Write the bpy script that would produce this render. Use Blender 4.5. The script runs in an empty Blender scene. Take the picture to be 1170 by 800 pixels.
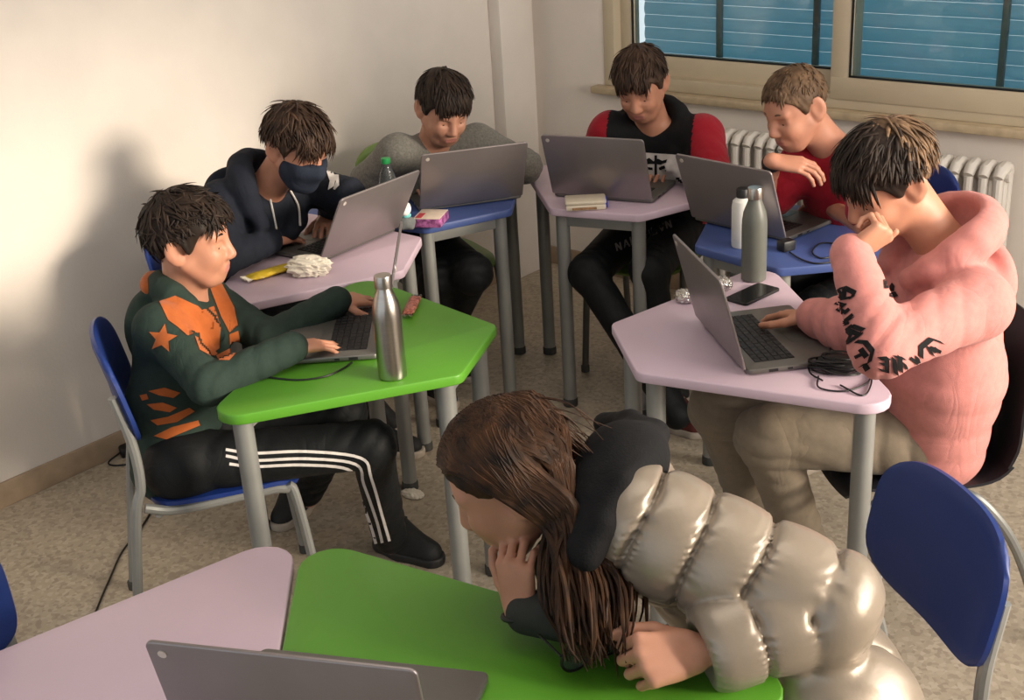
import bpy, bmesh, math, random
import numpy as np
from mathutils import Vector, Matrix
from mathutils.bvhtree import BVHTree
random.seed(7); np.random.seed(7)
SC = bpy.context.scene
COL = SC.collection
V = lambda *a: np.array(a, float)
def nrm(v):
    v = np.asarray(v, float); return v/(np.linalg.norm(v)+1e-12)
# ------------------------------------------------------------------ camera
FPX = 1432.25
CO, CR, CU, CF = (V(3.58911,-4.3284,1.93739), V(.76373,.64295,-.05773), V(-.21153,.33375,.91862), V(-.6099,.68937,-.3909))
CF = nrm(CF); CR = nrm(CR - CF*(CR@CF)); CU = np.cross(CR, CF)
def at(px, py, t):            # a point seen at px,py at t metres along the view axis
    return CO + (CF + CR*(px-585)/FPX - CU*(py-400)/FPX)*t
def onz(px, py, z):           # a point seen at px,py on the horizontal plane z
    d = CF + CR*(px-585)/FPX - CU*(py-400)/FPX
    return CO + d*(z-CO[2])/d[2]
def ony(px, py, y):
    d = CF + CR*(px-585)/FPX - CU*(py-400)/FPX
    return CO + d*(y-CO[1])/d[1]
def px_of(P):
    v = np.asarray(P)-CO; k = v@CF
    return np.array([585+FPX*(v@CR)/k, 400-FPX*(v@CU)/k, k])
# ------------------------------------------------------------------ materials
MATS = {}
def lin(c):
    return tuple(((x/255)/12.92 if x/255 <= .04045 else ((x/255+.055)/1.055)**2.4) for x in c)
def mat(name, rgb, rough=.6, metal=0, spec=.5, var=.06, scale=40, bump=0, bscale=200, coat=0, trans=0, sheen=0, sss=0, rnd=0, rgb2=None, stretch=None, alpha=None, ior=1.45, wr=0, wrs=8):
    if name in MATS: return MATS[name]
    m = bpy.data.materials.new(name); m.use_nodes = True
    nt = m.node_tree; N = nt.nodes; Lk = nt.links
    b = N['Principled BSDF']
    b.inputs['Roughness'].default_value = rough; b.inputs['Metallic'].default_value = metal
    b.inputs['Specular IOR Level'].default_value = spec; b.inputs['IOR'].default_value = ior
    b.inputs['Coat Weight'].default_value = coat; b.inputs['Transmission Weight'].default_value = trans
    b.inputs['Sheen Weight'].default_value = sheen; b.inputs['Sheen Roughness'].default_value = .5
    if sss:
        b.inputs['Subsurface Weight'].default_value = sss
        b.inputs['Subsurface Radius'].default_value = (.012,.005,.003); b.inputs['Subsurface Scale'].default_value = 1
    c = lin(rgb)
    tc = N.new('ShaderNodeTexCoord'); mp = N.new('ShaderNodeMapping'); Lk.new(tc.outputs['Object'], mp.inputs['Vector'])
    if stretch: mp.inputs['Scale'].default_value = stretch
    nz = N.new('ShaderNodeTexNoise'); nz.inputs['Scale'].default_value = scale; nz.inputs['Detail'].default_value = 4
    Lk.new(mp.outputs['Vector'], nz.inputs['Vector'])
    rp = N.new('ShaderNodeValToRGB'); e = rp.color_ramp.elements
    c2 = lin(rgb2) if rgb2 else None
    e[0].position = .3; e[1].position = .7
    e[0].color = (*[max(0, x*(1-var*2)) for x in c], 1); e[1].color = (*(c2 if c2 else [min(1, x*(1+var*2)) for x in c]), 1)
    Lk.new(nz.outputs['Fac'], rp.inputs['Fac'])
    out = rp.outputs['Color']
    if rnd:
        g = N.new('ShaderNodeNewGeometry'); hs = N.new('ShaderNodeHueSaturation'); mr = N.new('ShaderNodeMapRange')
        mr.inputs['To Min'].default_value = 1-rnd; mr.inputs['To Max'].default_value = 1+rnd
        Lk.new(g.outputs['Random Per Island'], mr.inputs['Value']); Lk.new(mr.outputs['Result'], hs.inputs['Value'])
        Lk.new(out, hs.inputs['Color']); out = hs.outputs['Color']
    Lk.new(out, b.inputs['Base Color'])
    if bump:
        n2 = N.new('ShaderNodeTexNoise'); n2.inputs['Scale'].default_value = bscale; n2.inputs['Detail'].default_value = 3
        Lk.new(mp.outputs['Vector'], n2.inputs['Vector'])
        bp = N.new('ShaderNodeBump'); bp.inputs['Strength'].default_value = bump; bp.inputs['Distance'].default_value = .004
        Lk.new(n2.outputs['Fac'], bp.inputs['Height']); Lk.new(bp.outputs['Normal'], b.inputs['Normal'])
        if wr:      # soft cloth creases
            n3 = N.new('ShaderNodeTexNoise'); n3.inputs['Scale'].default_value = wrs; n3.inputs['Detail'].default_value = 2; n3.inputs['Distortion'].default_value = 1.6
            m3 = N.new('ShaderNodeMapping'); m3.inputs['Scale'].default_value = (1,1,.55); Lk.new(tc.outputs['Object'], m3.inputs['Vector']); Lk.new(m3.outputs['Vector'], n3.inputs['Vector'])
            r3 = N.new('ShaderNodeMath'); r3.operation = 'ABSOLUTE'; s3 = N.new('ShaderNodeMath'); s3.operation = 'SUBTRACT'; s3.inputs[1].default_value = .5
            Lk.new(n3.outputs['Fac'], s3.inputs[0]); Lk.new(s3.outputs[0], r3.inputs[0]); p3 = N.new('ShaderNodeMath'); p3.operation = 'POWER'; p3.inputs[1].default_value = .6; Lk.new(r3.outputs[0], p3.inputs[0])
            b3 = N.new('ShaderNodeBump'); b3.inputs['Strength'].default_value = wr; b3.inputs['Distance'].default_value = .02
            Lk.new(p3.outputs[0], b3.inputs['Height']); Lk.new(b3.outputs['Normal'], bp.inputs['Normal'])
    MATS[name] = m
    return m
# ------------------------------------------------------------------ objects
def link(o, parent=None):
    COL.objects.link(o)
    if parent is not None: o.parent = parent
    return o
def tag(o, label=None, cat=None, group=None, kind=None):
    for k, v in (('label', label), ('category', cat), ('group', group), ('kind', kind)):
        if v: o[k] = v
    return o
def thing(name, label, cat, loc=(0,0,0), rz=0, group=None):
    o = bpy.data.objects.new(name, None); o.empty_display_size = .05
    o.location = [float(x) for x in loc]; o.rotation_euler = (0,0,rz); link(o)
    return tag(o, label, cat, group)
def mesh_obj(name, verts, faces, m, parent=None, smooth=True, world=False):
    me = bpy.data.meshes.new(name)
    me.from_pydata([tuple(map(float, v)) for v in verts], [], [tuple(map(int, q)) for q in faces]); me.update()
    return fin(name, me, m, parent, smooth, world)
def fin(name, me, m, parent=None, smooth=True, world=False):
    for x in (m if isinstance(m, (list, tuple)) else [m]): me.materials.append(x)
    if smooth: me.polygons.foreach_set('use_smooth', [True]*len(me.polygons))
    o = bpy.data.objects.new(name, me); link(o, parent)
    if world and parent is not None:      # verts given in world space: move them into the parent's frame
        me.transform(pmat(parent).inverted())
    return o
def pmat(p):
    M = Matrix.Translation(p.location) @ p.rotation_euler.to_matrix().to_4x4()
    q = p.parent
    while q is not None:
        M = Matrix.Translation(q.location) @ q.rotation_euler.to_matrix().to_4x4() @ M; q = q.parent
    return M
class MB:                                  # mesh builder
    def __init__(s): s.v = []; s.f = []
    def add(s, v, f):
        b = len(s.v); s.v += [tuple(x) for x in v]; s.f += [tuple(i+b for i in q) for q in f]; return s
    def box(s, c, h, r=0, M=None, seg=2):
        bm = bmesh.new(); bmesh.ops.create_cube(bm, size=1)
        for q in bm.verts: q.co = Vector((q.co.x*2*h[0], q.co.y*2*h[1], q.co.z*2*h[2]))
        if r: bmesh.ops.bevel(bm, geom=list(bm.edges), offset=r, segments=seg, affect='EDGES', profile=.5)
        vs = [np.array(q.co) for q in bm.verts]; bm.verts.index_update()
        fs = [[q.index for q in ff.verts] for ff in bm.faces]; bm.free()
        M = np.eye(3) if M is None else M      # columns = local axes
        return s.add([np.asarray(c)+M@q for q in vs], fs)
    def tube(s, pts, r, n=10, cap=True, ends=None, flat=None):
        P = [np.asarray(p, float) for p in pts]; k = len(P)
        R = r if isinstance(r, (list, tuple, np.ndarray)) else [r]*k
        T = [nrm(P[min(i+1,k-1)]-P[max(i-1,0)]) for i in range(k)]
        a = nrm(np.cross(T[0], V(0,0,1) if abs(T[0][2]) < .9 else V(1,0,0))) if flat is None else nrm(np.asarray(flat)-T[0]*(np.asarray(flat)@T[0]))
        v = []; f = []
        for i in range(k):
            a = nrm(a - T[i]*(a@T[i])); b = np.cross(T[i], a)
            fl = 1 if flat is None else .45
            for j in range(n):
                th = 2*math.pi*j/n
                v.append(P[i] + R[i]*(math.cos(th)*a + math.sin(th)*b*fl))
        for i in range(k-1):
            for j in range(n):
                f.append((i*n+j, i*n+(j+1)%n, (i+1)*n+(j+1)%n, (i+1)*n+j))
        if cap:
            f.append(tuple(range(n))[::-1]); f.append(tuple((k-1)*n+j for j in range(n)))
        return s.add(v, f)
    def lathe(s, prof, c=(0,0,0), n=28, M=None):
        v = []; f = []; k = len(prof); M = np.eye(3) if M is None else M
        for (r, z) in prof:
            for j in range(n):
                th = 2*math.pi*j/n; v.append(np.asarray(c)+M@V(r*math.cos(th), r*math.sin(th), z))
        for i in range(k-1):
            for j in range(n): f.append((i*n+j, i*n+(j+1)%n, (i+1)*n+(j+1)%n, (i+1)*n+j))
        f.append(tuple(range(n))[::-1]); f.append(tuple((k-1)*n+j for j in range(n)))
        return s.add(v, f)
    def prism(s, poly, z0, z1, r=0, seg=2):
        bm = bmesh.new(); vs = [bm.verts.new((x, y, z0)) for x, y in poly]
        fc = bm.faces.new(vs); ex = bmesh.ops.extrude_face_region(bm, geom=[fc])
        for q in ex['geom']:
            if isinstance(q, bmesh.types.BMVert): q.co.z = z1
        bmesh.ops.recalc_face_normals(bm, faces=bm.faces)
        if r:
            es = [e for e in bm.edges if abs(e.verts[0].co.z-e.verts[1].co.z) < 1e-6]
            bmesh.ops.bevel(bm, geom=es, offset=r, segments=seg, affect='EDGES', profile=.5)
        bm.verts.index_update()
        v = [np.array(q.co) for q in bm.verts]; f = [[q.index for q in ff.verts] for ff in bm.faces]; bm.free()
        return s.add(v, f)
    def build(s, name, m, parent=None, smooth=True, world=False, sharp=35):
        o = mesh_obj(name, s.v, s.f, m, parent, False, world)
        bm = bmesh.new(); bm.from_mesh(o.data); bmesh.ops.recalc_face_normals(bm, faces=bm.faces)
        for e in bm.edges:
            e.smooth = not (len(e.link_faces) == 2 and e.calc_face_angle(0) > math.radians(sharp))
        for q in bm.faces: q.smooth = smooth
        bm.to_mesh(o.data); bm.free()
        return o
def copy_tree(o, parent=None):
    c = o.copy(); COL.objects.link(c)
    if parent is not None: c.parent = parent
    for ch in list(o.children): copy_tree(ch, c)
    return c
def roundpoly(P, rs, n=6):
    out = []; k = len(P)
    for i in range(k):
        p = np.array(P[i], float); a = np.array(P[i-1], float); b = np.array(P[(i+1)%k], float)
        u, w = nrm(a-p), nrm(b-p); ang = math.acos(np.clip(u@w, -1, 1)); r = rs[i]
        d = r/math.tan(ang/2); c = p + nrm(u+w)*r/math.sin(ang/2)
        s0, e0 = p+u*d-c, p+w*d-c
        a0 = math.atan2(s0[1], s0[0]); da = (math.atan2(e0[1], e0[0])-a0+math.pi) % (2*math.pi)-math.pi
        for j in range(n+1):
            th = a0+da*j/n; out.append((c[0]+r*math.cos(th), c[1]+r*math.sin(th)))
    return out
def spline(pts, n=8):
    P = [np.asarray(p, float) for p in pts]; P = [2*P[0]-P[1]]+P+[2*P[-1]-P[-2]]; out = []
    for i in range(1, len(P)-2):
        for j in range(n):
            t = j/n; a, b, c, d = P[i-1:i+3]
            out.append(.5*((2*b)+(-a+c)*t+(2*a-5*b+4*c-d)*t*t+(-a+3*b-3*c+d)*t**3))
    out.append(P[-2]); return out
# ================================================================== the room
cam = bpy.data.cameras.new('camera'); camo = bpy.data.objects.new('camera', cam); COL.objects.link(camo)
camo.matrix_world = Matrix(((CR[0], CU[0], -CF[0], CO[0]), (CR[1], CU[1], -CF[1], CO[1]), (CR[2], CU[2], -CF[2], CO[2]), (0,0,0,1)))
cam.sensor_width = 36; cam.lens = 36*FPX/1170; cam.clip_start = .05
SC.camera = camo

M_wall = mat('white_plaster', (222,213,204), .85, var=.015, scale=6, bump=.12, bscale=90)
M_floor = mat('terrazzo', (172,159,140), .45, var=.05, scale=5)
nt = M_floor.node_tree; N = nt.nodes; Lk = nt.links; b = N['Principled BSDF']
vo = N.new('ShaderNodeTexVoronoi'); vo.inputs['Scale'].default_value = 85
tc = N.new('ShaderNodeTexCoord'); Lk.new(tc.outputs['Object'], vo.inputs['Vector'])
rp = N.new('ShaderNodeValToRGB'); rp.color_ramp.interpolation = 'LINEAR'
e = rp.color_ramp.elements; e[0].color = (*lin((122,108,94)),1); e[0].position = .1; e[1].color = (*lin((204,192,174)),1); e[1].position = .9
x = rp.color_ramp.elements.new(.35); x.color = (*lin((171,158,138)),1)
x = rp.color_ramp.elements.new(.7); x.color = (*lin((178,165,146)),1)
sp = N.new('ShaderNodeSeparateColor'); Lk.new(vo.outputs['Color'], sp.inputs['Color']); Lk.new(sp.outputs['Red'], rp.inputs['Fac'])
old = b.inputs['Base Color'].links[0].from_socket
mx = N.new('ShaderNodeMix'); mx.data_type = 'RGBA'; mx.inputs['Factor'].default_value = .38
Lk.new(old, mx.inputs['A']); Lk.new(rp.outputs['Color'], mx.inputs['B']); Lk.new(mx.outputs['Result'], b.inputs['Base Color'])
M_base = mat('beige_stone_skirting', (168,146,122), .5, var=.08, scale=14)
M_frame = mat('beige_aluminium', (194,180,155), .45, var=.02, scale=8)
M_sill = mat('beige_marble_sill', (182,164,136), .4, var=.08, scale=20)
M_ceil = mat('white_ceiling', (225,220,212), .9, var=.01)

RX, RY, RH = 4.7, -6.2, 2.9
def struct(name, mb, m, sharp=35):
    o = mb.build(name, m, sharp=sharp); o['kind'] = 'structure'; return o
struct('floor', MB().box(((RX)/2, RY/2, -.05), (RX/2+.15, -RY/2+.15, .05)), M_floor)
struct('ceiling', MB().box((RX/2, RY/2, RH+.05), (RX/2+.15, -RY/2+.15, .05)), M_ceil)
struct('wall_left', MB().box((-.075, RY/2, RH/2), (.075, -RY/2, RH/2)), M_wall)
WX0, WX1, WZ0, WZ1 = .385, 3.35, .862, 2.3
def wall_with_hole(x0, x1, hx0, hx1, z0, z1, swap, off, th=.2):
    mb = MB()
    def bx(a0, a1, b0, b1):
        c = ((a0+a1)/2, off, (b0+b1)/2); h = ((a1-a0)/2, th/2, (b1-b0)/2)
        if swap: c = (c[1], c[0], c[2]); h = (h[1], h[0], h[2])
        mb.box(c, h)
    bx(x0, hx0, 0, RH); bx(hx1, x1, 0, RH); bx(hx0, hx1, 0, z0); bx(hx0, hx1, z1, RH)
    return mb
struct('wall_back', wall_with_hole(-.15, RX+.15, WX0, WX1, WZ0, WZ1, False, .1), M_wall)
struct('wall_right', wall_with_hole(RY, 0, -2.6, -.35, .95, 2.45, True, RX+.1), M_wall)
struct('trim_1', MB().box((.032, -.19, RH/2), (.032, .1, RH/2), .004), M_wall)          # shallow pilaster near the corner
struct('baseboard_left', MB().box((.006, RY/2-.145, .042), (.006, -RY/2-.145, .042), .003), M_base)
struct('baseboard_back', MB().box((RX/2, -.006, .042), (RX/2, .006, .042), .003), M_base)
struct('trim_2', MB().box((1.87, -.005, .846), (1.53, .045, .016), .008), M_sill)       # window sill
# window on the back wall
M_glass = mat('window_glass', (235,245,243), .02, trans=1, var=0, ior=1.45)
M_gasket = mat('black_gasket', (22,24,24), .5)
def sash(name, x0, x1, y, z0, z1, wl, wr, wb, d=.03):
    mb = MB()
    mb.box(((x0+x0+wl)/2, y, (z0+z1)/2), (wl/2, d, (z1-z0)/2), .004); mb.box(((x1-wr+x1)/2, y, (z0+z1)/2), (wr/2, d, (z1-z0)/2), .004)
    mb.box(((x0+x1)/2, y-.0005, z0+wb/2), ((x1-x0)/2-.001, d, wb/2), .004); mb.box(((x0+x1)/2, y-.0005, z1-wb/2), ((x1-x0)/2-.001, d, wb/2), .004)
    o = mb.build(name, M_frame); o['kind'] = 'structure'
    g = MB(); gx0, gx1, gz0, gz1 = x0+wl, x1-wr, z0+wb, z1-wb
    for (cx, cz, hx, hz) in ((gx0+.003, (gz0+gz1)/2, .003, (gz1-gz0)/2), (gx1-.003, (gz0+gz1)/2, .003, (gz1-gz0)/2), ((gx0+gx1)/2, gz0+.003, (gx1-gx0)/2, .003), ((gx0+gx1)/2, gz1-.003, (gx1-gx0)/2, .003)):
        g.box((cx, y-d+.003, cz), (hx, .0045, hz))
    g.build('gasket', M_gasket, o)
    MB().box(((gx0+gx1)/2, y, (gz0+gz1)/2), ((gx1-gx0)/2, .003, (gz1-gz0)/2)).build('pane', M_glass, o)
    return o
wf = MB()
for (c, h) in (((WX0+.028, .05, (WZ0+WZ1)/2), (.028, .055, (WZ1-WZ0)/2)), ((WX1-.03, .05, (WZ0+WZ1)/2), (.03, .055, (WZ1-WZ0)/2)), (((WX0+WX1)/2, .05, WZ0+.026), ((WX1-WX0)/2-.0005, .0546, .026)), (((WX0+WX1)/2, .05, WZ1-.03), ((WX1-WX0)/2-.0005, .0546, .03))):
    wf.box(c, h, .004)
struct('window_3', wf, M_frame)
sash('window_1', .436, 1.50, .075, .905, 2.25, .062, .07, .09)
sash('window_2', 1.432, 2.46, .02, .898, 2.25, .075, .075, .085)
sash('window_4', 2.40, 3.30, .075, .905, 2.25, .062, .06, .09)
# roller shutter outside the glass
M_shut = mat('teal_shutter_plastic', (190,212,216), .5, var=.03, scale=5)
nt = M_shut.node_tree; N = nt.nodes; Lk = nt.links; b = N['Principled BSDF']; o_ = N['Material Output']
tr = N.new('ShaderNodeBsdfTranslucent'); tr.inputs['Color'].default_value = (*lin((150,198,216)),1)
ad = N.new('ShaderNodeMixShader'); ad.inputs['Fac'].default_value = .55
Lk.new(b.outputs[0], ad.inputs[1]); Lk.new(tr.outputs[0], ad.inputs[2]); Lk.new(ad.outputs[0], o_.inputs['Surface'])
sh = thing('roller_shutter', 'closed teal slatted roller shutter outside the window', 'shutter', (0, .19, .87))
for k in range(15):
    z = .875+k*.052
    prof = [(-.004,0),(-.009,.012),(-.010,.024),(-.008,.038),(-.004,.0500),(.002,.0500),(.001,.024),(.001,.006),(.002,0)]
    v = [(x, .19+q[0], z+q[1]) for x in (.47, 3.3) for q in prof]; n = len(prof)
    f = [tuple(range(n))[::-1], tuple(n+i for i in range(n))]+[(i, (i+1)%n, n+(i+1)%n, n+i) for i in range(n)]
    mb = MB().add(v, f); mb.build('slat', M_shut, sh, world=True, sharp=50)
M_bar = mat('shutter_guide_grey', (112,124,122), .5)
for x in (.85, 1.28, 2.0, 2.72):
    MB().box((x, .165, 1.31), (.012, .01, .44), .003).build('guide_bar', M_bar, sh, world=True)
# radiator
M_rad = mat('white_enamel', (212,206,198), .35, var=.01)
rad = thing('radiator', 'white cast iron column radiator under the window', 'radiator', (1.55, -.11, 0))
def section():
    mb = MB(); H0, H1 = .13, .745
    for y in (-.045, 0, .045):
        mb.tube([(0,y,H0+.03),(0,y,H1-.03)], .0165, 10)
    mb.tube([(0,-.05,H1-.028),(0,-.03,H1-.006),(0,0,H1),(0,.03,H1-.006),(0,.05,H1-.028)], [.018,.022,.024,.022,.018], 10)
    mb.tube([(0,-.05,H0+.028),(0,-.03,H0+.006),(0,0,H0),(0,.03,H0+.006),(0,.05,H0+.028)], [.018,.022,.024,.022,.018], 10)
    mb.tube([(-.0255,0,H1-.03),(.0255,0,H1-.03)], .02, 10); mb.tube([(-.0255,0,H0+.03),(.0255,0,H0+.03)], .02, 10)
    return mb
sec0 = section().build('section', M_rad, rad); sec0.location = (-.585, 0, 0)
for k in range(1, 24):
    s = sec0.copy(); COL.objects.link(s); s.location = (-.585+k*.051, 0, 0); s.parent = rad
M_brass = mat('chrome_valve', (150,145,135), .3, metal=1)
MB().tube([(.60,0,.16),(.67,0,.16),(.69,0,.145),(.69,.0,.0)], .011).build('pipe', M_rad, rad)
mb = MB().lathe([(.016,-.02),(.022,-.015),(.022,.015),(.016,.02)], (.70,0,.16), 14, np.array([[0,0,1],[0,1,0],[1,0,0]]).T)
mb.build('valve', M_brass, rad)
for x in (-.5, .5): MB().box((x, 0, .06), (.012, .04, .061), .004).build('foot', M_rad, rad)
# ------------------------------------------------------------------ light
w = bpy.data.worlds.new('world'); SC.world = w; w.use_nodes = True
bg = w.node_tree.nodes['Background']; bg.inputs['Color'].default_value = (.86,.93,1,1); bg.inputs['Strength'].default_value = .95
def area(name, loc, target, sx, sy, power, col):
    l = bpy.data.lights.new(name, 'AREA'); l.shape = 'RECTANGLE'; l.size = sx; l.size_y = sy; l.energy = power; l.color = col
    o = bpy.data.objects.new(name, l); COL.objects.link(o); o.location = loc
    d = Vector(target)-Vector(loc); o.rotation_euler = d.to_track_quat('-Z', 'Y').to_euler(); return o
sun = bpy.data.lights.new('sun', 'SUN'); sun.energy = 4.3; sun.angle = math.radians(13); sun.color = (1,.86,.68)
so = bpy.data.objects.new('sun', sun); COL.objects.link(so)
so.rotation_euler = Vector((-.95,-.23,-.235)).to_track_quat('-Z', 'Y').to_euler()
area('window_daylight', (RX-.02, -1.5, 1.7), (1.2,-2.0,.6), 2.2, 1.4, 75, (1,.92,.82))
area('ceiling_fill', (2.2, -2.6, RH-.05), (2.0,-2.4,0), 1.6, 1.6, 14, (1,.95,.88))  # added overhead fill light, not a fitting of the room
SC.view_settings.view_transform = 'Standard'; SC.view_settings.look = 'None'; SC.view_settings.gamma = 1
SC.view_settings.use_curve_mapping = False; SC.view_settings.exposure = .12
SC.render.film_transparent = False
SC.cycles.max_bounces = 6; SC.cycles.use_denoising = True
# ================================================================== furniture
TAB = {'T1':(1.4158,-2.3613,.4367),'T6':(2.1131,-1.868,3.9622),'T4':(1.1400,-.945,-1.2986),'T3':(.652,-1.352,-.3819),'T2':(.768,-1.947,.5877),'T5':(1.872,-1.096,-1.7511),'F1':(2.485,-3.2635,-1.4),'F2':(2.0747,-3.6191,-.2124)}
TL, TS, TD, TH = .985, .312, .514, .74
def tpt(n, lx, ly, z=TH):          # lx to the sitter's right, ly towards the short edge
    x, y, a = TAB[n]; c, s = math.cos(a), math.sin(a)
    return V(x+lx*s+ly*c, y-lx*c+ly*s, z)
M_steel = mat('grey_painted_steel', (142,143,140), .4, metal=.35, var=.03, scale=15)
M_cap = mat('dark_foot_cap', (60,60,58), .6)
M_dsteel = mat('dark_grey_steel', (84,82,76), .45, metal=.3, var=.03)
M_green = mat('green_laminate', (88,150,44), .38, var=.02, scale=5)
M_pink = mat('lilac_pink_laminate', (200,178,193), .4, var=.015, scale=5)
M_blue = mat('blue_laminate', (66,84,138), .4, var=.02, scale=5)
M_edge = {}
def desk(n, m, label):
    x, y, a = TAB[n]
    d = thing('desk', label, 'desk', (x,y,0), a-math.pi/2, 'trapezoid desks set in rings')
    poly = roundpoly([(-TL/2,-TD/2),(TL/2,-TD/2),(TS/2,TD/2),(-TS/2,TD/2)], [.06,.06,.035,.035])
    MB().prism(poly, TH-.026, TH, .004).build('tabletop', m, d, sharp=50)
    pts = [(-TL/2+.105,-TD/2+.055),(TL/2-.105,-TD/2+.055),(TS/2-.022,TD/2-.05),(-TS/2+.022,TD/2-.05)]
    for (px, py) in pts:
        lg = MB().tube([(px,py,.014),(px,py,TH-.026)], .0235, 14).build('leg', M_steel, d)
        MB().lathe([(.022,0),(.026,.002),(.026,.026),(.0236,.03)], (px,py,.0), 14).build('foot_cap', M_cap, lg)
    fr = MB()
    mid = lambda a, b: ((a[0]+b[0])/2, (a[1]+b[1])/2)
    for A, B in ((pts[0],pts[1]), (pts[2],pts[3]), (mid(pts[0],pts[1]), mid(pts[2],pts[3]))):
        A = V(*A,0); B = V(*B,0); u = nrm(B-A); c = (A+B)/2; hl = np.linalg.norm(B-A)/2-.012
        fr.box((c[0],c[1],TH-.049), (hl,.011,.021), .003, np.array([u, np.cross(V(0,0,1),u), V(0,0,1)]).T)
    fr.build('apron_frame', M_steel, d)
    return d
desk('T1', M_green, 'green trapezoid desk in front of the boy in the dark green tiger hoodie')
desk('T2', M_pink, 'lilac desk near the left wall with the yellow snack packet on it')
desk('T3', M_blue, 'blue desk of the boy in the grey sweater, near the room corner')
desk('T4', M_pink, 'lilac desk of the boy in the black and red hoodie, white case on it')
desk('T5', M_blue, 'blue desk of the boy in the red T-shirt, with the white bottle on it')
desk('T6', M_pink, 'lilac desk with rounded corners in front of the boy in the pink hoodie')
desk('F1', M_green, 'green desk in the foreground that the woman in the puffer jacket leans on')
desk('F2', M_pink, 'lilac desk in the near left foreground beside the green one')

def plastic(name, rgb): return mat(name, rgb, .4, var=.02, scale=6, bump=.05, bscale=400)
M_bluep = plastic('blue_chair_plastic', (24,48,112)); M_blackp = plastic('black_chair_plastic', (30,30,36)); M_olive = plastic('green_chair_plastic', (112,140,66))
def sheet(fn, nu, nv, th):          # thick curved panel from fn(u,v)->point
    P = [[fn(i/(nu-1), j/(nv-1)) for j in range(nv)] for i in range(nu)]
    N = [[None]*nv for _ in range(nu)]
    for i in range(nu):
        for j in range(nv):
            du = P[min(i+1,nu-1)][j]-P[max(i-1,0)][j]; dv = P[i][min(j+1,nv-1)]-P[i][max(j-1,0)]
            N[i][j] = nrm(np.cross(du, dv))
    v = []; f = []
    idx = lambda s,i,j: s*nu*nv+i*nv+j
    for s in (0,1):
        for i in range(nu):
            for j in range(nv):
                e = min(i, j, nu-1-i, nv-1-j); t = th*(.55 if e == 0 else 1)
                v.append(P[i][j]+N[i][j]*(t/2 if s else -t/2))
    for i in range(nu-1):
        for j in range(nv-1):
            f.append((idx(1,i,j),idx(1,i+1,j),idx(1,i+1,j+1),idx(1,i,j+1))); f.append((idx(0,i,j),idx(0,i,j+1),idx(0,i+1,j+1),idx(0,i+1,j)))
    for i in range(nu-1):
        f.append((idx(0,i,0),idx(0,i+1,0),idx(1,i+1,0),idx(1,i,0))); f.append((idx(0,i,nv-1),idx(1,i,nv-1),idx(1,i+1,nv-1),idx(0,i+1,nv-1)))
    for j in range(nv-1):
        f.append((idx(0,0,j),idx(1,0,j),idx(1,0,j+1),idx(0,0,j+1))); f.append((idx(0,nu-1,j),idx(0,nu-1,j+1),idx(1,nu-1,j+1),idx(1,nu-1,j)))
    return MB().add(v, f)
def sq(u, v, rx):                    # square param -> rounded rectangle (superellipse-like squeeze at the corners)
    a, b = 2*u-1, 2*v-1
    return a*math.sqrt(1-rx*b**4*.55), b*math.sqrt(1-rx*a**4*.55)
def make_chair(label, m, loc, deg, group='school chairs around the desks', msteel=None, seat_h=.44, top=.82):
    ms = msteel or M_steel
    c = thing('school_chair', label, 'chair', (loc[0],loc[1],0), math.radians(deg)-math.pi/2, group)  # faces +y locally
    def seat(u, v):
        a, b = sq(u, v, .45); return V(a*.195, b*.19, seat_h - .012*(1-a*a)*(1 if b < .4 else 1) - (.03*max(0,(b-.55)/.45)**2))
    sheet(seat, 19, 19, .02).build('seat', m, c, sharp=60)
    def back(u, v):
        a, b = sq(u, v, .6); z = seat_h+.275+b*.122+.012*(1-abs(a)**2.5)*(1 if b > 0 else .0)
        return V(-a*.2, -.2-.045*(b+1)/2*1.1+ .03*a*a, z)
    sheet(back, 25, 17, .017).build('backrest', m, c, sharp=60)
    for s in (-1, 1):
        p = spline([(s*.19,-.285,.013),(s*.185,-.225,seat_h-.03),(s*.183,-.2,seat_h+.06),(s*.178,-.2,seat_h+.17),(s*.176,-.222,seat_h+.3)], 6)
        lg = MB().tube(p, .0125, 10).build('leg', ms, c)
        MB().lathe([(.014,0),(.016,.002),(.016,.025),(.013,.028)], (s*.19,-.285,0), 12).build('foot_cap', M_cap, lg)
        p = spline([(s*.19,.2,.013),(s*.182,.165,seat_h-.06),(s*.178,.14,seat_h-.024),(s*.175,.06,seat_h-.022),(s*.178,-.12,seat_h-.024),(s*.183,-.2,seat_h-.0)], 6)
        lg = MB().tube(p, .0125, 10).build('leg', ms, c)
        MB().lathe([(.014,0),(.016,.002),(.016,.025),(.013,.028)], (s*.19,.2,0), 12).build('foot_cap', M_cap, lg)
    MB().tube([(-.175,.06,seat_h-.022),(.175,.06,seat_h-.022)], .01).build('crossbar', ms, c)
    MB().tube([(-.183,-.17,seat_h-.024),(.183,-.17,seat_h-.024)], .01).build('crossbar', ms, c)
    return c
CH1 = make_chair('blue plastic chair under the boy in the dark green tiger hoodie', M_bluep, (1.075,-2.66), 58)
CHX = (onz(1022,520,.82)+onz(1160,646,.82))/2; CHN_LOC = CHX[:2]+.225*V(math.cos(math.radians(-127)),math.sin(math.radians(-127)))
CHN = make_chair('empty blue chair at the right edge, its backrest turned to the camera', M_bluep, CHN_LOC, -127)
p = tpt('T3', -.09, -.27); CH3 = make_chair('olive green chair under the boy in the grey sweater', M_olive, p, math.degrees(TAB['T3'][2]), msteel=M_dsteel)
p = tpt('T4', .0, -.28); CH4 = make_chair('olive green chair under the boy in the black and red hoodie', M_olive, p, math.degrees(TAB['T4'][2]), msteel=M_dsteel)
p = tpt('T2', -.03, -.30); CH2 = make_chair('blue chair under the boy with the face mask', M_bluep, p, math.degrees(TAB['T2'][2]))
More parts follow.
